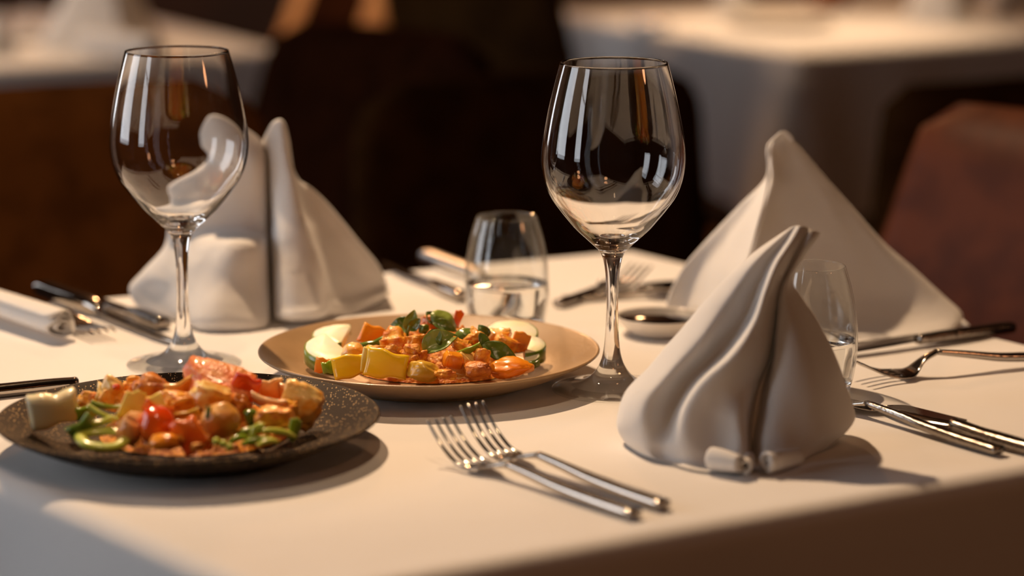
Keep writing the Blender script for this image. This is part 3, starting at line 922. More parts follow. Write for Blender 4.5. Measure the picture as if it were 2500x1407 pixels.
def curved_slab(w, h, t, bend, seed, nx=22, ny=14, taper=0.0, wav=0.06, twist=0.0):
    """piece of pepper or onion: w across, h tall, t thick, bent about the vertical by 'bend' radians"""
    V, F = [], []
    rnd = random.Random(seed)
    ph = rnd.uniform(0, 6)
    for sd in (0, 1):
        for j in range(ny + 1):
            v = j / ny - 0.5
            for i in range(nx + 1):
                u = i / nx - 0.5
                ww = w * (1 + taper * v)
                hh = h * (1 + 0.12 * math.sin(u * 5 + ph) + 0.05 * math.sin(u * 13 + ph))
                edge = min(1.0, 6 * min(0.5 - abs(u), 0.5 - abs(v)) + 0.45)
                th = t * edge * (0.5 if sd else -0.5)
                if abs(bend) > 1e-3:
                    r = ww / bend
                    a = u * bend
                    x, y = (r + th) * math.sin(a), -(r + th) * math.cos(a) + r
                else:
                    x, y = ww * u, -th
                z = hh * v
                y += wav * h * math.sin(v * 4 + u * 3 + ph)
                if twist:
                    c, s = math.cos(twist * v), math.sin(twist * v)
                    x, y = x * c - y * s, x * s + y * c
                V.append(Vector((x, y, z)))
    N = (nx + 1) * (ny + 1)
    for sd in (0, 1):
        for j in range(ny):
            for i in range(nx):
                a = sd * N + j * (nx + 1) + i
                q = (a, a + 1, a + nx + 2, a + nx + 1)
                F.append(q[::-1] if sd else q)
    for j in range(ny):
        for i in (0, nx):
            a = j * (nx + 1) + i
            F.append((a, a + nx + 1, N + a + nx + 1, N + a))
    for i in range(nx):
        for j in (0, ny):
            a = j * (nx + 1) + i
            F.append((a, a + 1, N + a + 1, N + a))
    return V, F

def leaf(L, W, curl, cup, seed, n=22, m=12, t=0.0005):
    V, F = [], []
    rnd = random.Random(seed); ph = rnd.uniform(0, 6)
    for sd in (0, 1):
        for i in range(n + 1):
            u = i / n
            wd = W * 0.5 * (math.sin(PI * u ** 0.8) ** 0.8) * (1 - 0.15 * u) + 0.0003
            a = curl * (u - 0.15)
            if abs(curl) > 1e-3:
                x, z = L * math.sin(a) / curl, L * (1 - math.cos(a)) / curl * -1
            else:
                x, z = L * u, 0
            for j in range(m + 1):
                s = j / m * 2 - 1
                vein = 0.018 * L * math.sin(u * 26 - abs(s) * 6) * (1 - abs(s)) * abs(s) * 2
                zz = z + cup * wd * (abs(s) ** 1.5) + vein + 0.12 * wd * math.sin(u * 9 + ph + s)
                V.append(Vector((x, s * wd, zz + (t if sd else -t))))
    N = (n + 1) * (m + 1)
    for sd in (0, 1):
        for i in range(n):
            for j in range(m):
                a = sd * N + i * (m + 1) + j
                q = (a, a + 1, a + m + 2, a + m + 1)
                F.append(q if sd == 0 else q[::-1])
    for i in range(n):
        for j in (0, m):
            a = i * (m + 1) + j
            F.append((a, a + m + 1, N + a + m + 1, N + a))
    for j in range(m):
        for i in (0, n):
            a = i * (m + 1) + j
            F.append((a, a + 1, N + a + 1, N + a))
    return V, F

def half_moon(rx, ry, t, a0, a1, seed):
    """thick slice of zucchini: flesh with its peel as separate shells"""
    n = 30
    rim = []
    for i in range(n + 1):
        a = a0 + (a1 - a0) * i / n
        rim.append((rx * math.cos(a), ry * math.sin(a)))
    def prism(poly, z0, z1, bev):
        V, F = [], []
        cx = sum(p[0] for p in poly) / len(poly); cy = sum(p[1] for p in poly) / len(poly)
        rings = [(0, z0), (1, z0), (1, z1)]
        lv = [(1 - bev, z0), (1, z0 + bev * rx), (1, z1 - bev * rx * .6), (1 - bev * .8, z1)]
        for s, z in lv:
            for (x, y) in poly:
                zz = z + (0.05 * t * noise.noise(Vector((x * 200 + seed, y * 200, z * 90))))
                V.append(Vector((cx + (x - cx) * s, cy + (y - cy) * s, zz)))
        k = len(poly)
        for j in range(3):
            for i in range(k):
                i2 = (i + 1) % k
                F.append((j * k + i, j * k + i2, (j + 1) * k + i2, (j + 1) * k + i))
        V.append(Vector((cx, cy, z0))); V.append(Vector((cx, cy, z1 + .0003)))
        for i in range(k):
            i2 = (i + 1) % k
            F.append((i2, i, len(V) - 2)); F.append((3 * k + i, 3 * k + i2, len(V) - 1))
        return V, F
    full = (a1 - a0) > 6.2
    inner = [(x * 0.965, y * 0.965) for x, y in (rim[:-1] if full else rim)]
    fl = prism(inner, 0.0001, t, 0.05)
    V, F = [], []
    for (x, y) in rim:
        for s, z in ((1.0, 0), (1.0, t * 0.93), (0.955, t * 0.96), (0.955, 0)):
            V.append(Vector((x * s, y * s, z)))
    for i in range(n):
        for k in range(4):
            k2 = (k + 1) % 4
            F.append((i * 4 + k, i * 4 + k2, i * 4 + 4 + k2, i * 4 + 4 + k))
    if not full:
        F += [(0, 1, 2, 3), (n * 4 + 3, n * 4 + 2, n * 4 + 1, n * 4)]
    return fl, (V, F)

def drop(o, pc, extra=0.0):
    """lift a piece so that it does not sink through the plate"""
    rot = o.rotation_euler.to_matrix()
    mz = min((o.location + rot @ v.co).z - floor_z(*((o.location + rot @ v.co).xy), pc) for v in o.data.vertices)
    if mz < 0.0003:
        o.location.z += 0.0003 - mz + extra

def face(theta, up=0.6, dep=0.0):
    d = Vector((math.cos(R(theta)), dep, math.sin(R(theta)))).normalized()
    y = Vector((0, -1, up)).cross(d).normalized()
    n = d.cross(y)
    e = Matrix((d, y, n)).transposed().to_euler()
    return tuple(math.degrees(a) for a in e)

class Plate:
    def __init__(self, pc, group):
        self.pc, self.group = pc, group
    def put(self, name, label, cat, px, py, dy, vf, material, rot=(0, 0, 0)):
        Yd = self.pc[1] + dy
        o = obj(name, vf[0], vf[1], material)
        o.location = at(px, py, Yd)
        o.rotation_euler = Euler((R(rot[0]), R(rot[1]), R(rot[2])))
        drop(o, self.pc)
        recalc(o)
        return tag(o, label, cat, self.group)
    def sc(self, dy, py=None):
        return 1.0 / scale_at(self.pc[1] + dy, T + 0.015)

def heap(pc, cx, cy, rx, ry, h, material, label, seed, group):
    V, F = [], []
    n, m = 240, 80
    for j in range(m + 1):
        s = j / m
        for i in range(n):
            a = 2 * PI * i / n
            x = cx + rx * s * math.cos(a); y = cy + ry * s * math.sin(a)
            z0 = floor_z(pc[0] + x, pc[1] + y, pc) - T
            env = (1 - s ** 2.2)
            z = z0 + 0.0004 + h * env * (0.9 + 0.25 * noise.noise(Vector((x * 55 + seed, y * 55, 1))))
            cell = noise.cell_vector(Vector((x * 210, y * 210, seed)))
            dd = noise.voronoi(Vector((x * 165 + seed, y * 165, 0)))[0]
            d2 = noise.voronoi(Vector((x * 330 + seed, y * 330, 3)))[0]
            lump = (dd[1] - dd[0]) * 0.0055 + (d2[1] - d2[0]) * 0.0018 - 0.001
            V.append(Vector((x, y, z + max(lump, -0.0006) * min(1, env * 4 + 0.1))))
    for j in range(m):
        for i in range(n):
            i2 = (i + 1) % n
            F.append((j * n + i, (j + 1) * n + i, (j + 1) * n + i2, j * n + i2))
    o = obj('minced_chicken', V, F, material, loc=(pc[0], pc[1], T))
    weld(o, 1e-6)
    tag(o, label, 'minced chicken', group, 'stuff')
    return o

# --- dark plate
D = Plate(DP, 'food on the charcoal plate')
heap(DP, 0.002, 0.012, 0.056, 0.054, 0.022, M_MINCE, 'crumbly spiced mince under the chunks on the charcoal plate', 2, D.group)
def Dput(name, label, cat, px, py, dy, kind, w, h, material, rot=(0, 0, 0), seed=1, depth=None, **kw):
    k = D.sc(dy)
    sx, sz = w * k / 2, h * k / 2
    sy = (depth * k / 2) if depth else (sx + sz) / 2
    if kind == 'chunk': vf = chunk(sx * 1.22, sy * 1.15, sz * 1.22, seed, **kw)
    elif kind == 'ball': vf = ball(sx, sy, sz, seed, **kw)
    elif kind == 'slab': vf = curved_slab(w * k, h * k, kw.pop('t', 14) * k, kw.pop('bend', 0.8), seed, **kw)
    return D.put(name, label, cat, px, py, dy, vf, material, rot)

CH = 'chicken piece'
Dput('onion_wedge', 'pale cream onion wedge at the outer end of the dark plate', 'onion', 131, 1000, -.012, 'slab', 118, 86, M_ONION, (12, -9, 14), 5, t=44, bend=0.55, wav=.03)
Dput('chicken_piece', 'small chicken nub beside the cream onion wedge', CH, 214, 975, .030, 'chunk', 52, 34, M_CHICK, (0, 0, 20), 11)
Dput('chicken_piece', 'ragged chicken piece with a red pepper fleck on it', CH, 272, 966, .022, 'chunk', 76, 64, M_CHICKP, (0, 15, 10), 12, rough=.45)
Dput('pepper_fleck', 'tiny red pepper fleck on the ragged chicken piece', 'pepper', 284, 945, .012, 'ball', 20, 16, M_RED, (0, 0, 0), 3)
Dput('chicken_piece', 'crisp chicken crumb on the far side of the dark plate heap', CH, 325, 945, .040, 'chunk', 50, 40, M_CHICK, (0, 0, 0), 13, rough=.5)
Dput('chicken_piece', 'dark browned chicken knob left of the cupped mushroom', CH, 372, 955, .018, 'chunk', 82, 66, M_CHICKD, (0, 10, 0), 14, rough=.4)
Dput('mushroom_slice', 'curled mushroom slice with a pale rim in front of the tomato slab', 'mushroom', 446, 950, .010, 'slab', 84, 46, M_MUSH, (35, -18, 10), 15, t=15, bend=1.4)
Dput('tomato_slab', 'large salmon-red tomato slab on top of the dark plate heap', 'tomato', 536, 932, .014, 'chunk', 166, 66, M_SALMON, (24, 16, -12), 16, depth=120, rough=.12, boxy=.45)
Dput('tomato_skin', 'deep red tomato skin edge under the tomato slab', 'tomato', 600, 950, .004, 'slab', 74, 64, M_RED, (10, 20, 24), 17, t=16, bend=1.2)
Dput('chicken_piece', 'glistening wedge of chicken just in front of the tomato slab', CH, 516, 968, -.006, 'chunk', 90, 60, M_CHICKP, (10, 20, 0), 18, rough=.3)
Dput('chicken_piece', 'small saucy chicken knob between the mushroom slice and the cherry tomato', CH, 438, 984, -.008, 'chunk', 74, 50, M_CHICK, (0, 0, 30), 19, rough=.5)
Dput('chicken_piece', 'thin chicken shred between the potato ball and the pink onion petal', CH, 590, 992, -.004, 'chunk', 54, 44, M_CHICKD, (0, 35, 0), 20, rough=.4)
Dput('onion_petal', 'pink-tinged onion petal in front of the orange glazed chicken', 'onion', 656, 985, -.004, 'slab', 96, 40, M_ONIONO, (55, 10, -8), 21, t=12, bend=1.0)
Dput('onion_petal', 'upright orange onion petal behind the pink-tinged petal', 'onion', 662, 950, .022, 'slab', 58, 46, M_ONIONO, (10, 0, 12), 22, t=12, bend=.9)
Dput('chicken_piece', 'big orange glazed chicken strip at the open end of the dark plate', CH, 735, 992, .010, 'chunk', 104, 92, M_CHICKP, (0, 34, 6), 23, depth=74, rough=.2)
Dput('onion_petal', 'amber onion petal standing against the big glazed chicken strip', 'onion', 706, 966, .020, 'slab', 60, 50, M_ONIONO, (8, 10, -20), 24, t=12, bend=.8)
Dput('chicken_piece', 'rounded chicken piece under the pink-tinged onion petal', CH, 664, 1024, -.024, 'chunk', 82, 52, M_CHICK, (0, 0, 0), 25, rough=.22)
Dput('chicken_piece', 'flat chicken scrap under the amber onion petal', CH, 700, 1004, .002, 'chunk', 70, 56, M_CHICK, (0, 0, 60), 45, rough=.3)
Dput('potato_ball', 'round browned new potato in the middle of the dark plate front', 'potato', 540, 1028, -.040, 'ball', 96, 92, M_MUSH, (0, 0, 0), 26, rough=.12)
Dput('herb_fleck', 'thin green herb strip across the round potato', 'herb', 508, 1008, -.070, 'slab', 12, 34, M_DGREEN, (0, 10, 0), 27, t=4, bend=.3)
Dput('pepper_shard', 'pale yellow pepper shard standing like a torn wing', 'pepper', 326, 992, -.020, 'slab', 62, 72, M_PALEYEL, (-8, 16, 18), 28, t=10, bend=.7, taper=-.5)
Dput('pepper_shard', 'second pale yellow pepper shard leaning right beside the cherry tomato', 'pepper', 372, 988, -.016, 'slab', 64, 44, M_PALEYEL, (-10, -28, -14), 29, t=10, bend=.6)
Dput('cherry_tomato', 'shiny red cherry tomato half at the front of the dark plate', 'tomato', 382, 1040, -.048, 'ball', 88, 96, M_RED, (0, 0, 0), 30, rough=.10)
Dput('tomato_skin', 'bright red-orange skin flap over the cherry tomato half', 'tomato', 384, 1006, -.036, 'slab', 78, 44, M_REDP, (40, 22, 10), 31, t=10, bend=1.4)
Dput('onion_chunk', 'streaky orange onion chunk left of the cherry tomato', 'onion', 322, 1046, -.044, 'chunk', 62, 70, M_ONIONO, (0, 20, 0), 32, rough=.2)
Dput('pepper_strip', 'red-orange pepper strip slanting down in front of the round potato', 'pepper', 462, 1062, -.062, 'slab', 66, 84, M_REDP, (-20, -28, 10), 33, t=16, bend=.9)
Dput('carrot_cube', 'small orange carrot cube at the front rim under the cherry tomato', 'carrot', 400, 1080, -.068, 'chunk', 58, 34, M_ORANGE, (0, 0, 15), 34, boxy=.35, rough=.1)
Dput('chicken_crumb', 'small chicken crumb right of the front carrot cube', CH, 436, 1078, -.064, 'chunk', 26, 24, M_CHICK, (0, 0, 0), 35, rough=.4)
Dput('chicken_crumb', 'tiny chicken crumb at the foot of the red-orange pepper strip', CH, 480, 1090, -.070, 'chunk', 30, 16, M_CHICK, (0, 0, 40), 36, rough=.4)
Dput('pepper_strip', 'thin amber pepper strip lying above the red-orange strip', 'pepper', 456, 1012, -.036, 'slab', 66, 18, M_POTATO, (20, -14, 0), 37, t=10, bend=.5)
Dput('leek_piece', 'dark green leek piece beside the cream onion wedge', 'leek', 200, 1046, -.046, 'slab', 74, 40, M_DGREEN, (20, -34, 16), 38, t=14, bend=1.5)
Dput('leek_piece', 'green leek curl behind the dark leek piece', 'leek', 212, 1010, -.010, 'slab', 62, 40, M_GREEN, (30, -10, 20), 39, t=12, bend=1.3)
Dput('pepper_strip', 'bright green pepper strip below the first pale yellow shard', 'pepper', 262, 994, -.014, 'slab', 84, 22, M_GREEN, (50, 8, 6), 40, t=8, bend=.8)
Dput('pepper_strip', 'thin lime pepper strip over the leek pieces', 'pepper', 250, 1012, -.030, 'slab', 86, 20, M_LIME, (50, 22, -10), 41, t=8, bend=.6)
Dput('pepper_strip', 'short lime pepper strip in front of the leek curl', 'pepper', 246, 1032, -.042, 'slab', 66, 18, M_LIME, (30, -12, 14), 42, t=10, bend=.6)
Dput('pepper_cube', 'small dark green pepper cube behind the rounded chicken piece', 'pepper', 614, 1020, -.020, 'chunk', 34, 34, M_DGREEN, (0, 0, 20), 43, boxy=.4, rough=.15)
# green pepper ring
k = D.sc(-.055)
V = [Vector(((54 + 4 * math.sin(3 * a)) * k * math.cos(a), (44 + 4 * math.sin(2 * a + 1)) * k * math.sin(a), 2 * k * math.sin(2 * a))) for a in [2 * PI * i / 48 for i in range(49)]]
vf = tube(V, [(15 * k, 9 * k)] * 49, 12, cap=False)
D.put('pepper_ring', 'pale green pepper ring lying flat at the front of the dark plate', 'pepper', 250, 1072, -.052, vf, M_LIME, (14, 4, 0))
# beans and strips at the right front
BEANS = [
    ((575, 1064), (640, 1052), -.040, 20, 'plump green bean under the round potato', M_GREEN),
    ((640, 1052), (722, 1068), -.046, 17, 'long green bean running out to the leek curl at the dark rim', M_LIME),
    ((590, 1086), (668, 1074), -.060, 17, 'olive green bean at the front rim', M_GREEN),
    ((628, 1090), (678, 1080), -.066, 16, 'short yellow-green bean nearest the front rim', M_LIME),
    ((560, 1080), (604, 1070), -.056, 16, 'stubby green bean beside the sprouting kernels', M_GREEN),
]
for (a, b_, dy, w, lab, mm) in BEANS:
    pa, pb_ = at(a[0], a[1], D.pc[1] + dy), at(b_[0], b_[1], D.pc[1] + dy + .006)
    c = (pa + pb_) / 2
    q = [pa - c, (pa - c) * .4 + Vector((0, 0, .0012)), (pb_ - c) * .4 + Vector((0, 0, .0014)), pb_ - c]
    P = spline(q, 6)
    rr = [w * D.sc(dy) * 0.5 * (0.55 + 0.45 * math.sin(PI * min(1, max(0, i / (len(P) - 1) * .9 + .05)))) for i in range(len(P))]
    vf = tube(P, rr, 12)
    o = obj('green_bean', vf[0], vf[1], mm, loc=c); drop(o, DP); recalc(o)
    tag(o, lab, 'bean', D.group)
# hooked bean
q = [at(x, y, D.pc[1] - .056) for x, y in ((616, 1086), (616, 1066), (622, 1048), (634, 1040), (644, 1042))]
c = q[2]; P = spline([p - c for p in q], 6)
vf = tube(P, [8.5 * D.sc(-.05)] * len(P), 12)
o = obj('green_bean', vf[0], vf[1], M_LIME, loc=c); drop(o, DP); recalc(o)
tag(o, 'hooked pale green bean standing up among the flat beans', 'bean', D.group)
Dput('leek_curl', 'upright green leek curl at the far end of the beans', 'leek', 722, 1050, -.036, 'slab', 36, 52, M_GREEN, (0, 14, 50), 44, t=8, bend=1.5)
for i, (x, y, lab) in enumerate([(528, 1078, 'green kernel nearest the red-orange pepper strip'), (546, 1084, 'middle green kernel at the front rim'), (560, 1092, 'yellowish kernel against the front rim')]):
    Dput('kernel', lab, 'kernel', x, y, -.066, 'ball', 20, 20, M_LIME, (0, 0, 0), 50 + i)

# --- beige plate
B = Plate(BP, 'food on the beige plate')
heap(BP, 0.004, 0.009, 0.054, 0.050, 0.028, M_MINCE, 'crumbly spiced mince in the middle of the beige plate', 7, B.group)
def Bput(name, label, cat, px, py, dy, kind, w, h, material, rot=(0, 0, 0), seed=1, depth=None, **kw):
    k = B.sc(dy)
    sx, sz = w * k / 2, h * k / 2
    sy = (depth * k / 2) if depth else (sx + sz) / 2
    if kind == 'chunk': vf = chunk(sx * 1.22, sy * 1.15, sz * 1.22, seed, **kw)
    elif kind == 'ball': vf = ball(sx, sy, sz, seed, **kw)
    elif kind == 'slab': vf = curved_slab(w * k, h * k, kw.pop('t', 14) * k, kw.pop('bend', 0.8), seed, **kw)
    elif kind == 'leaf': vf = leaf(w * k, h * k, kw.pop('curl', 0.8), kw.pop('cup', 0.4), seed)
    return B.put(name, label, cat, px, py, dy, vf, material, rot)
def zucchini(label, px, py, dy, rx, ry, t, a0, a1, rot, seed):
    k = B.sc(dy)
    fl, pl = half_moon(rx * k, ry * k, t * k, a0, a1, seed)
    root = thing('zucchini_slice', label, 'zucchini', at(px, py, B.pc[1] + dy), R(rot[2]), B.group)
    root.rotation_euler = Euler((R(rot[0]), R(rot[1]), R(rot[2])))
    fo = obj('flesh', fl[0], fl[1], M_ZFLESH, root); recalc(fo)
    so = obj('peel', pl[0], pl[1], M_ZSKIN, root); recalc(so)
    rot_m = root.rotation_euler.to_matrix()
    mz = min((root.location + rot_m @ v.co).z - floor_z(*((root.location + rot_m @ v.co).xy), BP) for v in so.data.vertices)
    if mz < 0.0003: root.location.z += 0.0003 - mz
    return root
zucchini('thick zucchini slice at the far left of the beige plate heap', 846, 838, .036, 84, 74, 26, 1.7, 1.7 + PI, (6, 0, -14), 1)
zucchini('thick zucchini slice nearest the left front of the beige plate', 834, 880, -.008, 92, 96, 36, 2.2, 2.2 + PI, (10, 4, -6), 2)
zucchini('broad pale zucchini slice on the far right of the beige plate', 1248, 834, .030, 66, 80, 26, 0, 2 * PI, (10, 0, 0), 3)
zucchini('thick green-skinned zucchini slice at the right end of the heap', 1270, 872, .004, 62, 76, 36, -1.6, 1.3, (6, 0, 10), 4)
zucchini('small zucchini piece leaning under the right-end slice', 1284, 884, -.012, 34, 34, 20, -1.7, 1.5, (16, 0, 0), 5)
Bput('pepper_curl', 'little orange and green pepper curl in front of the left zucchini slice', 'pepper', 789, 893, -.036, 'slab', 40, 36, M_ORANGE, (0, 10, 20), 61, t=9, bend=2.2)
Bput('pepper_curl', 'small green pepper scrap beside the orange pepper curl', 'pepper', 800, 898, -.050, 'slab', 28, 30, M_GREEN, (0, -10, 0), 62, t=9, bend=1.2)
Bput('pepper_piece', 'yellow pepper piece on the left of the beige plate front', 'pepper', 862, 893, -.054, 'slab', 100, 52, M_YELLOW, (-18, -8, 14), 63, t=16, bend=1.0)
Bput('pepper_piece', 'big yellow pepper slab standing at the beige plate front', 'pepper', 942, 890, -.060, 'slab', 106, 66, M_YELLOW, (-12, 8, -8), 64, t=18, bend=.7)
Bput('pepper_piece', 'pale inner flap of the big yellow pepper slab', 'pepper', 902, 880, -.054, 'slab', 40, 60, M_PALEYEL, (-4, 14, 30), 65, t=12, bend=.9)
Bput('roast_tomato', 'round orange roast tomato behind the yellow pepper pieces', 'tomato', 863, 862, -.030, 'ball', 60, 52, M_CHICKP, (0, 0, 0), 66, rough=.1)
Bput('pepper_wedge', 'pointed orange pepper wedge over the left zucchini slices', 'pepper', 910, 823, .006, 'slab', 66, 54, M_ORANGE, (0, 28, 20), 67, t=22, bend=.9)
Bput('pepper_strip', 'dark green strip under the pointed orange wedge', 'pepper', 914, 840, -.008, 'slab', 66, 22, M_DGREEN, (10, -18, 0), 68, t=14, bend=.6)
Bput('chicken_piece', 'tall chicken piece left of the basil stem', CH, 958, 848, -.016, 'chunk', 60, 74, M_CHICK, (0, 10, 0), 69, rough=.35)
Bput('chicken_piece', 'saucy chicken piece just behind the big yellow slab', CH, 930, 864, -.034, 'chunk', 56, 46, M_CHICK, (0, 0, 20), 70, rough=.45)
Bput('chicken_piece', 'knobbly chicken piece below the tall left one', CH, 962, 866, -.040, 'chunk', 34, 52, M_MUSH, (0, -10, 0), 71, rough=.3)
Bput('pepper_piece', 'flat orange pepper sliver beneath the left basil leaf', 'pepper', 973, 806, .010, 'slab', 46, 18, M_ORANGE, (30, -14, 0), 72, t=8, bend=.5)
Bput('basil_leaf', 'dark basil leaf spreading to the left at the top of the heap', 'basil', 999, 798, 0.004, 'leaf', 60, 48, M_BASIL, face(170, 0.7, 0), 73, curl=0.9, cup=0.3)
UPRIGHT = Bput('basil_leaf', 'upright basil leaf at the top of the heap with a stem', 'basil', 1000, 801, 0.004, 'leaf', 54, 36, M_BASILP, face(76, 0.4, 0), 74, curl=0.5, cup=0.6)
Bput('basil_leaf', 'thin pointed basil leaf behind the upright one', 'basil', 1004, 803, 0.002, 'leaf', 40, 28, M_BASIL, face(46, 0.5, 0.1), 75, curl=-0.4, cup=0.5)
q = [at(x, y, B.pc[1] - .006) for x, y in ((1000, 796), (996, 812), (993, 836))]
c = q[1]; P = spline([p - c for p in q], 5)
vf = tube(P, [3.2 * B.sc(0)] * len(P), 8)
o = obj('basil_stem', vf[0], vf[1], M_DGREEN, loc=c); recalc(o)
o.parent = UPRIGHT
o.matrix_parent_inverse = (Matrix.Translation(UPRIGHT.location) @ UPRIGHT.rotation_euler.to_matrix().to_4x4()).inverted()
o.name = 'stem'
Bput('tomato_piece', 'pinkish tomato piece at the top of the heap behind the mince', 'tomato', 1056, 786, .014, 'chunk', 54, 34, M_SALMON, (0, 10, 0), 76, rough=.2)
Bput('pepper_cube', 'tiny green pepper cube below the pinkish tomato piece', 'pepper', 1036, 804, .000, 'chunk', 22, 20, M_DGREEN, (0, 0, 30), 77, boxy=.4)
Bput('basil_leaf', 'small crinkled basil leaf left of the large top leaf', 'basil', 1066, 786, 0.01, 'leaf', 44, 32, M_BASIL, face(132, 0.5, 0), 78, curl=0.9, cup=0.5)
Bput('basil_leaf', 'large arched basil leaf at the very top of the beige plate', 'basil', 1062, 770, 0.006, 'leaf', 80, 58, M_BASILP, face(-12, 1, -0.1), 79, curl=1.3, cup=-0.4)
Bput('pepper_skin', 'red pepper skin behind the large top basil leaf', 'pepper', 1118, 778, .018, 'slab', 22, 38, M_REDP, (0, 22, 30), 80, t=8, bend=.8)
Bput('basil_leaf', 'dark basil leaf drooping below the large top leaf', 'basil', 1066, 790, 0, 'leaf', 64, 28, M_BASIL, face(-12, 0.7, -0.2), 81, curl=0.8, cup=0.3)
Bput('basil_leaf', 'broad folded basil leaf in the middle of the beige plate', 'basil', 1046, 852, -0.044, 'leaf', 100, 60, M_BASILP, face(32, 0.8, 0.15), 82, curl=0.9, cup=0.7)
Bput('basil_leaf', 'curled basil leaf overlapping the broad folded one', 'basil', 1066, 812, -0.04, 'leaf', 58, 40, M_BASIL, face(-112, 0.7, -0.2), 83, curl=1.2, cup=0.5)
Bput('basil_leaf', 'ruffled basil leaf right of the broad folded leaf', 'basil', 1118, 822, -0.022, 'leaf', 74, 42, M_BASIL, face(22, 0.9, 0), 84, curl=1, cup=-0.4)
Bput('basil_leaf', 'small dark basil tip at the right of the ruffled leaf', 'basil', 1186, 820, -0.014, 'leaf', 38, 30, M_BASIL, face(118, 0.6, 0), 85, curl=0.8, cup=0.4)
Bput('chicken_piece', 'small chicken shred below the ruffled basil leaf', CH, 1128, 842, -.036, 'chunk', 50, 26, M_CHICK, (0, 20, 0), 86, rough=.5)
Bput('chicken_piece', 'chicken strip under the small dark basil tip', CH, 1160, 830, -.022, 'chunk', 44, 42, M_CHICK, (0, 30, 0), 87, rough=.5)
Bput('pepper_strip', 'green pepper strip lying across the chicken shreds', 'pepper', 1146, 855, -.046, 'slab', 62, 16, M_GREEN, (20, -24, 0), 88, t=8, bend=.4)
Bput('carrot_cube', 'bright orange carrot cube in front of the folded basil leaf', 'carrot', 1106, 877, -.054, 'chunk', 44, 38, M_ORANGE, (20, 15, 20), 89, boxy=.35, rough=.15)
Bput('chicken_ring', 'hollow curled chicken piece right of the carrot cube', CH, 1176, 876, -.050, 'slab', 46, 46, M_CHICK, (0, 14, 0), 90, t=12, bend=3.4)
Bput('chicken_piece', 'long amber chicken piece below the carrot cube', CH, 1130, 892, -.046, 'chunk', 50, 58, M_CHICKP, (0, 35, 0), 91, rough=.25)
Bput('chicken_piece', 'dark braised chicken piece at the front of the beige plate', CH, 1166, 904, -.058, 'chunk', 60, 36, M_CHICKD, (0, 0, 0), 92, boxy=.45, rough=.15)
Bput('carrot_piece', 'plump ridged orange carrot piece at the right front of the beige plate', 'carrot', 1244, 899, -.046, 'chunk', 100, 44, M_ORANGE, (0, 6, 6), 93, rough=.14, boxy=.8)
Bput('basil_leaf', 'long dark basil leaf over the ridged orange carrot piece', 'basil', 1194, 848, -0.04, 'leaf', 112, 48, M_BASIL, face(-24, 0.8, -0.1), 94, curl=0.7, cup=0.2)
Bput('basil_leaf', 'narrow basil leaf between the chicken strips on the right', 'basil', 1176, 822, -0.036, 'leaf', 66, 24, M_BASIL, face(-62, 0.7, -0.1), 95, curl=0.4, cup=0.3)
Bput('chicken_piece', 'pale chicken piece in front of the broad zucchini slice', CH, 1218, 822, .000, 'chunk', 56, 36, M_CHICKP, (0, 0, 0), 96, rough=.3)
Bput('chicken_piece', 'glazed chicken piece left of the orange pepper wedge on the right', CH, 1240, 842, -.014, 'chunk', 62, 40, M_CHICK, (0, 20, 10), 97, rough=.35)
Bput('pepper_wedge', 'upright orange pepper wedge by the right zucchini slices', 'pepper', 1272, 836, -.012, 'slab', 44, 46, M_ORANGE, (0, 18, 24), 98, t=14, bend=.8)
Bput('herb_scrap', 'green herb scrap at the right end of the heap', 'herb', 1302, 892, -.026, 'slab', 34, 22, M_DGREEN, (30, -10, 0), 99, t=6, bend=1.2)
Bput('potato_wedge', 'olive yellow potato wedge at the middle front', 'potato', 1034, 906, -.062, 'chunk', 66, 42, M_POTATO, (0, 8, 0), 100, rough=.12, boxy=.7)
Bput('chicken_crumb', 'orange chicken crumb right of the potato wedge', CH, 1087, 914, -.066, 'chunk', 44, 22, M_CHICK, (0, 0, 20), 101, rough=.4)
Bput('chicken_crumb', 'orange chicken crumb between the potato wedge and the yellow slab', CH, 997, 910, -.058, 'chunk', 22, 26, M_CHICK, (0, 0, 60), 102, rough=.4)
Bput('chicken_piece', 'knobbly chicken piece on top of the mince beside the stem', CH, 1020, 838, -.030, 'chunk', 46, 44, M_CHICK, (0, 0, 0), 103, rough=.5)
Bput('chicken_piece', 'chicken piece in the mince under the broad folded leaf', CH, 1010, 872, -.050, 'chunk', 52, 40, M_MINCE, (0, 0, 0), 104, rough=.55, fine=.14)

# ------------------------------------------------------------------ chairs
def leather(name, c1, c2, rough=0.42, spec=0.0):
    return mat(name, c1, rough, col2=c2, nscale=25, bump=0.25, bscale=500, coat=0.0, spec=spec, bdist=0.001)
M_LBROWN = leather('chestnut_leather', rgb(84, 42, 22), rgb(68, 32, 16), 0.5, 0.12)
M_LBLACK = leather('dark_olive_leather', rgb(66, 42, 20), rgb(52, 32, 15), 0.6)
M_LOLIVE = leather('olive_brown_leather', rgb(96, 58, 26), rgb(78, 46, 20), 0.6)
M_LDARK = leather('dark_chocolate_leather', rgb(50, 24, 11), rgb(38, 18, 8), 0.6)
M_TAN = leather('tan_leather', rgb(206, 148, 98), rgb(190, 130, 84), 0.5)
M_WOOD = mat('dark_chair_wood', rgb(44, 26, 16), 0.35, col2=rgb(30, 17, 10), nscale=30)

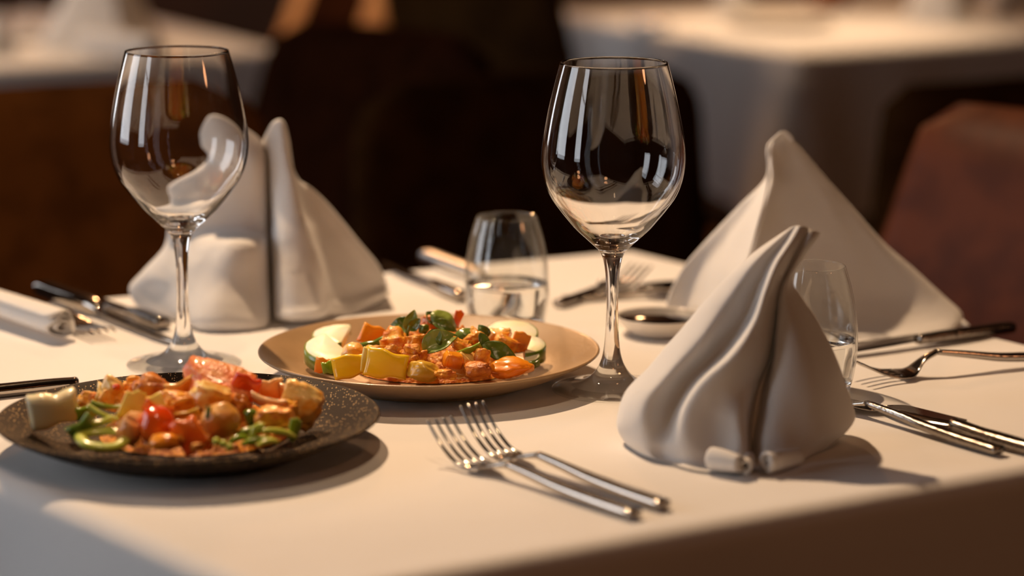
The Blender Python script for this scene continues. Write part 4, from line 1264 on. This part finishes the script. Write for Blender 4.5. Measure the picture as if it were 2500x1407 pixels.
def rounded_panel(w_top, w_bot, z0, z1, lean, thick, bow=0.02, rad=0.06):
    """backrest: an outline with round top corners, thick and leaning to +x, slightly bowed"""
    n, m = 26, 20
    V, F = [], []
    for sd in (0, 1):
        for j in range(m + 1):
            v = j / m
            z = z0 + (z1 - z0) * v
            w = w_bot + (w_top - w_bot) * v
            d = (z1 - z)
            if d < rad: w -= 2 * (rad - math.sqrt(max(0, rad * rad - (rad - d) ** 2)))
            for i in range(n + 1):
                u = i / n * 2 - 1
                e = max(abs(u) ** 6, max(0, 1 - d / (thick * .6)) ** 2)
                th = thick * 0.5 * math.sqrt(max(0.02, 1 - e))
                x = (z - z0) * lean + bow * (1 - u * u) + (th if sd else -th)
                V.append(Vector((x, u * w / 2, z)))
    N = (n + 1) * (m + 1)
    for sd in (0, 1):
        for j in range(m):
            for i in range(n):
                a = sd * N + j * (n + 1) + i
                q = (a, a + 1, a + n + 2, a + n + 1)
                F.append(q if sd else q[::-1])
    for j in range(m):
        for i in (0, n):
            a = j * (n + 1) + i
            F.append((a, a + n + 1, N + a + n + 1, N + a))
    for i in range(n):
        for j in (0, m):
            a = j * (n + 1) + i
            F.append((a, a + 1, N + a + 1, N + a))
    return V, F

def seat_pad(x0, x1, w, z0, z1):
    V, F = [], []
    ring = []
    n = 40
    for k in range(n):
        a = 2 * PI * k / n
        c, s = math.cos(a), math.sin(a)
        ring.append(((x0 + x1) / 2 + (x1 - x0) / 2 * math.copysign(abs(c) ** .35, c), w / 2 * math.copysign(abs(s) ** .35, s)))
    cx = (x0 + x1) / 2
    lv = [(0.9, z0), (1, z0 + .02), (1, z1 - .03), (.95, z1 - .008), (.8, z1), (.4, z1 + .008)]
    for s, z in lv:
        for x, y in ring: V.append(Vector((cx + (x - cx) * s, y * s, z)))
    for j in range(len(lv) - 1):
        for k in range(n):
            k2 = (k + 1) % n
            F.append((j * n + k, j * n + k2, (j + 1) * n + k2, (j + 1) * n + k))
    F.append(tuple(range(n))[::-1]); F.append(tuple((len(lv) - 1) * n + k for k in range(n)))
    return V, F

def chair(label, pos, outward_deg, m_leather, w_top=0.40, w_bot=0.47, top=0.86, lean=0.28, thick=0.06, posts=None, bow=0.02, rad=0.06):
    root = thing('dining_chair', label, 'chair', (pos[0], pos[1], 0), R(outward_deg), 'leather dining chairs')
    v, f = rounded_panel(w_top, w_bot, 0.40, top, lean, thick, bow, rad)
    o = obj('backrest', v, f, m_leather, root); weld(o, 1e-6)
    v, f = seat_pad(-0.46, 0.0, 0.46, 0.40, 0.47)
    o = obj('seat', v, f, m_leather, root); recalc(o)
    for (x, y) in ((-.42, -.19), (-.42, .19), (-.03, -.2), (-.03, .2)):
        v, f = tube([Vector((x, y, 0.41)), Vector((x * 1.04 + (.02 if x > -.1 else 0), y * 1.06, 0.0))], [.018, .012], 12)
        o = obj('leg', v, f, M_WOOD, root); recalc(o)
    if posts:
        for s in (-1, 1):
            q = [Vector((-.002 + (z - .40) * lean, s * (w_bot + (w_top - w_bot) * (z - .4) / (top - .4)) / 2 + s * .018, z)) for z in (.40, .55, .7, .84, top + .02)]
            v, f = tube(spline(q, 4), [(.034, .028)] * 17, 12)
            o = obj('back_post', v, f, posts, root); recalc(o)
            o['label'] = 'tan leather covered post'
    return root

UD = math.degrees(math.atan2(U.y, U.x))       # direction of the table's right hand side
VD = math.degrees(math.atan2(Vv.y, Vv.x))
def chair_at(px, py, Yd):
    p = at(px, py, Yd); return (p.x, p.y)
chair('dark olive leather chair behind the rolled napkin, facing the near table', (-0.375, 2.36), VD + 6, M_LOLIVE, 0.44, 0.52, top=.850, lean=.24, bow=.03)
chair('chestnut brown leather chair beside the broad pyramid napkin', (0.362, 2.02), UD + 4, M_LBROWN, 0.42, 0.52, top=.862, lean=.34, bow=.02, rad=.035)
chair('dark brown leather chair in the aisle between the two wine glasses', (-0.240, 3.10), UD + 10, M_LDARK, 0.40, 0.50, top=.838, lean=.26)
chair('dark chair pushed up to the far side of the bright blurred table', (0.03, 3.72), UD + 180, M_LBLACK, 0.44, 0.50, top=.92, lean=.24)
chair('dark low chair seen behind the rim of the right wine glass', (0.035, 2.88), VD + 8, M_LBLACK, 0.46, 0.50, top=.815, lean=.05)
chair('dark chair half hidden behind the chestnut leather chair', (0.57, 2.95), VD + 190, M_LBLACK, 0.50, 0.52, top=.815, lean=.08, rad=.035)
chair('chair with tan covered posts at the far blurred table', (-0.41, 4.36), UD - 6, M_LDARK, 0.25, 0.29, top=1.02, lean=.42, posts=M_TAN)

# ------------------------------------------------------------------ things on the far tables
def standing_napkin(label, px, py, Yd, w, d, h, rot, lean=0.0):
    p = gr(px, py)
    rows = []
    for t in (0.0, 0.15, 0.4, 0.7, 0.92, 1.0):
        s = 0.04 + 0.96 * t
        z = h * (1 - t)
        xo = lean * (1 - t)
        ring = [(-.5, .0), (-.3, -.35), (0, -.6), (.05, -.6), (.3, -.3), (.5, .05), (.2, .4), (-.2, .4)]
        rows.append([Vector((x * w * s + xo, y * d * s, z + 0.001)) for x, y in ring])
    v, f = loft(rows, 5, 6)
    v = [Vector((a.x, a.y, max(0.001, b.z))) for a, b in zip(v, v)]
    # loft() keeps points above table height; here build in local space instead
    K = len(rows[0]); loops = [spline(r, 5, True) for r in rows]; n = len(loops[0])
    cols = [spline([l[i] for l in loops], 6) for i in range(n)]; m = len(cols[0])
    V = [cols[i][j] + Vector((0.002 * noise.noise(cols[i][j] * 40), 0, 0)) for j in range(m) for i in range(n)]
    F = [(j * n + i, (j + 1) * n + i, (j + 1) * n + (i + 1) % n, j * n + (i + 1) % n) for j in range(m - 1) for i in range(n)]
    F.append(tuple(range(n)))
    for q in V: q.z = max(q.z, .001)
    o = obj('folded_napkin', V, F, M_NAPKIN, loc=p)
    o.rotation_euler = (0, 0, R(rot))
    recalc(o)
    return tag(o, label, 'napkin', 'folded napkins on the far tables')
standing_napkin('tall blurred napkin above the dark olive chair, on the far table', 250, 106, 0, .19, .13, .16, 25)
standing_napkin('low blurred napkin at the corner of the frame on the far table', -10, 132, 0, .07, .06, .06, 0)
standing_napkin('tall blurred napkin with a shaded side on the brightly lit table', 2290, 52, 0, .12, .11, .15, 10)
standing_napkin('low blurred napkin on the brightly lit table near its left corner', 1790, 30, 0, .09, .07, .06, 0)
standing_napkin('thin blurred napkin at the far right of the brightly lit table', 2440, 40, 0, .07, .07, .14, -20)
dup(g1, gr(72, 100), 0.2, 'blurred wine glass beside the tall napkin on the far table', 'wine glasses on the far tables')
# rolled napkin on the far left-hand table
p = gr(285, 136)
vf = tube(spline([Vector((-.03, .05, .017)), Vector((0, 0, .017)), Vector((.035, -.06, .014))], 6), [(.019, .016)] * 13, 18)
o = recalc(obj('rolled_napkin', vf[0], vf[1], M_NAPKIN, loc=p)); o.rotation_euler = (0, 0, .5)
tag(o, 'blurred rolled napkin lying in front of the tall napkin on the far table', 'napkin')
# small amber tealight holder and plate on the bright table
M_AMBER = mat('amber_glazed_cup', rgb(170, 100, 44), 0.25, col2=rgb(150, 84, 34), nscale=20, coat=0.4)
p = gr(2025, 22)
root = thing('candle_cup', 'blurred amber candle cup at the top of the brightly lit table', 'candle cup', p)
lathe_obj('cup', spline_prof([(0, .001), (.022, .001), (.030, .012), (.034, .035), (.032, .055), (.0305, .055), (.032, .035), (.028, .013), (0, .006)], 4), M_AMBER, root, 40)
M_WAX = mat('white_candle_wax', rgb(240, 230, 205), 0.5, sss=.5)
lathe_obj('wax', [(0, .0065), (.026, .0135), (.031, .034), (0, .035)], M_WAX, root, 40)
o = lathe_obj('side_plate', spline_prof([(0, .001), (.05, .001), (.055, .002), (.085, .010), (.088, .012), (.085, .0125), (.055, .006), (0, .005)], 4), M_CHINA, None, 64, gr(1900, 62))
tag(o, 'blurred white side plate on the brightly lit table', 'plate')
r_, d_ = lay('table_knife', 'blurred knife lying along the near edge of the brightly lit table', 'knife', (1540, 62), (1760, 84), 'cutlery on the far tables')
make_knife(r_, d_, hl=d_ * .45, fat=1.2)

# ------------------------------------------------------------------ light
def spot(name, loc, target, power, col, angle, radius, blend=0.6):
    l = bpy.data.lights.new(name, 'SPOT')
    l.energy = power; l.color = col
    l.spot_size = R(angle); l.spot_blend = blend
    l.shadow_soft_size = radius
    o = bpy.data.objects.new(name, l); C.objects.link(o)
    o.location = loc
    d = Vector(target) - Vector(loc)
    o.rotation_euler = d.to_track_quat('-Z', 'Y').to_euler()
    return o
WARM = (1.0, 0.67, 0.40)
spot('table_spotlight', (-0.45, 2.42, 2.2), (-0.03, 1.62, T), 120, WARM, 78, 0.024, 1.0)
spot('plate_downlight', (-0.05, 1.0, 2.7), (-0.135, 1.60, T), 30, WARM, 15, 0.04, 0.8)
spot('far_table_spotlight', (0.45, 4.4, 2.6), (0.40, 4.05, T), 170, WARM, 28, 0.05, 1.0)
spot('left_table_spotlight', (-1.35, 3.9, 2.4), (-0.72, 3.70, T), 75, WARM, 32, 0.05, 1.0)
spot('chair_spotlight', (0.9, 1.6, 2.5), (0.55, 2.15, 0.8), 8, (1, .62, .34), 40, 0.06)
def fill_point(name, loc, power, col, radius):
    l = bpy.data.lights.new(name, 'POINT'); l.energy = power; l.color = col; l.shadow_soft_size = radius
    o = bpy.data.objects.new(name, l); C.objects.link(o); o.location = loc
fill_point('added_fill_right', (2.3, 0.6, 1.9), 7, (1.0, 0.42, 0.18), 0.12)  # added fill without a fixture, warms the sides facing right
spot('added_post_spot', (-0.75, 3.3, 2.6), (-0.30, 4.4, 1.0), 110, (1, .66, .36), 18, 0.05)  # added spot, only there to brighten the tan chair posts
fill_point('added_fill_far', (-0.4, 5.6, 2.35), 70, (1.0, 0.50, 0.22), 0.10)  # added unseen light for warm rims on the chair tops
fill_point('added_fill_rear', (0.5, -0.2, 2.5), 8, (1.0, 0.43, 0.18), 0.12)  # added behind the camera, warm fill on camera-facing sides
w = bpy.data.worlds.new('dim_room_air'); sc.world = w; w.use_nodes = True
w.node_tree.nodes['Background'].inputs['Color'].default_value = (0.30, 0.18, 0.10, 1)
w.node_tree.nodes['Background'].inputs['Strength'].default_value = 0.05

# ------------------------------------------------------------------ camera
cd = bpy.data.cameras.new('camera')
cam = bpy.data.objects.new('camera', cd); C.objects.link(cam)
cam.location = (0, 0, CAMZ)
cam.rotation_euler = (R(90) - PITCH, 0, 0)
cd.sensor_width = 36.0
cd.lens = FPX / 2500.0 * 36.0
cd.clip_start = 0.05
cd.dof.use_dof = True
cd.dof.focus_distance = 1.665
cd.dof.aperture_fstop = 3.2
sc.camera = cam

sc.view_settings.view_transform = 'Standard'
sc.view_settings.look = 'None'
sc.view_settings.exposure = 0.2
sc.view_settings.gamma = 1.0
sc.view_settings.use_curve_mapping = False
cy = sc.cycles
for o in C.objects:
    if o.type == 'MESH' and o.name.split('.')[0] in ('bowl', 'stem') and o.data.materials[0] == M_GLASS:
        o.cycles.is_caustics_caster = True
    if o.type == 'MESH' and o.name == 'tablecloth':
        o.cycles.is_caustics_receiver = True
for l in bpy.data.lights:
    if l.name == 'table_spotlight': l.cycles.is_caustics_light = True
cy.max_bounces = 14; cy.transmission_bounces = 14; cy.transparent_max_bounces = 24; cy.glossy_bounces = 8; cy.diffuse_bounces = 5
cy.sample_clamp_indirect = 6.0
cy.caustics_reflective = True; cy.caustics_refractive = True
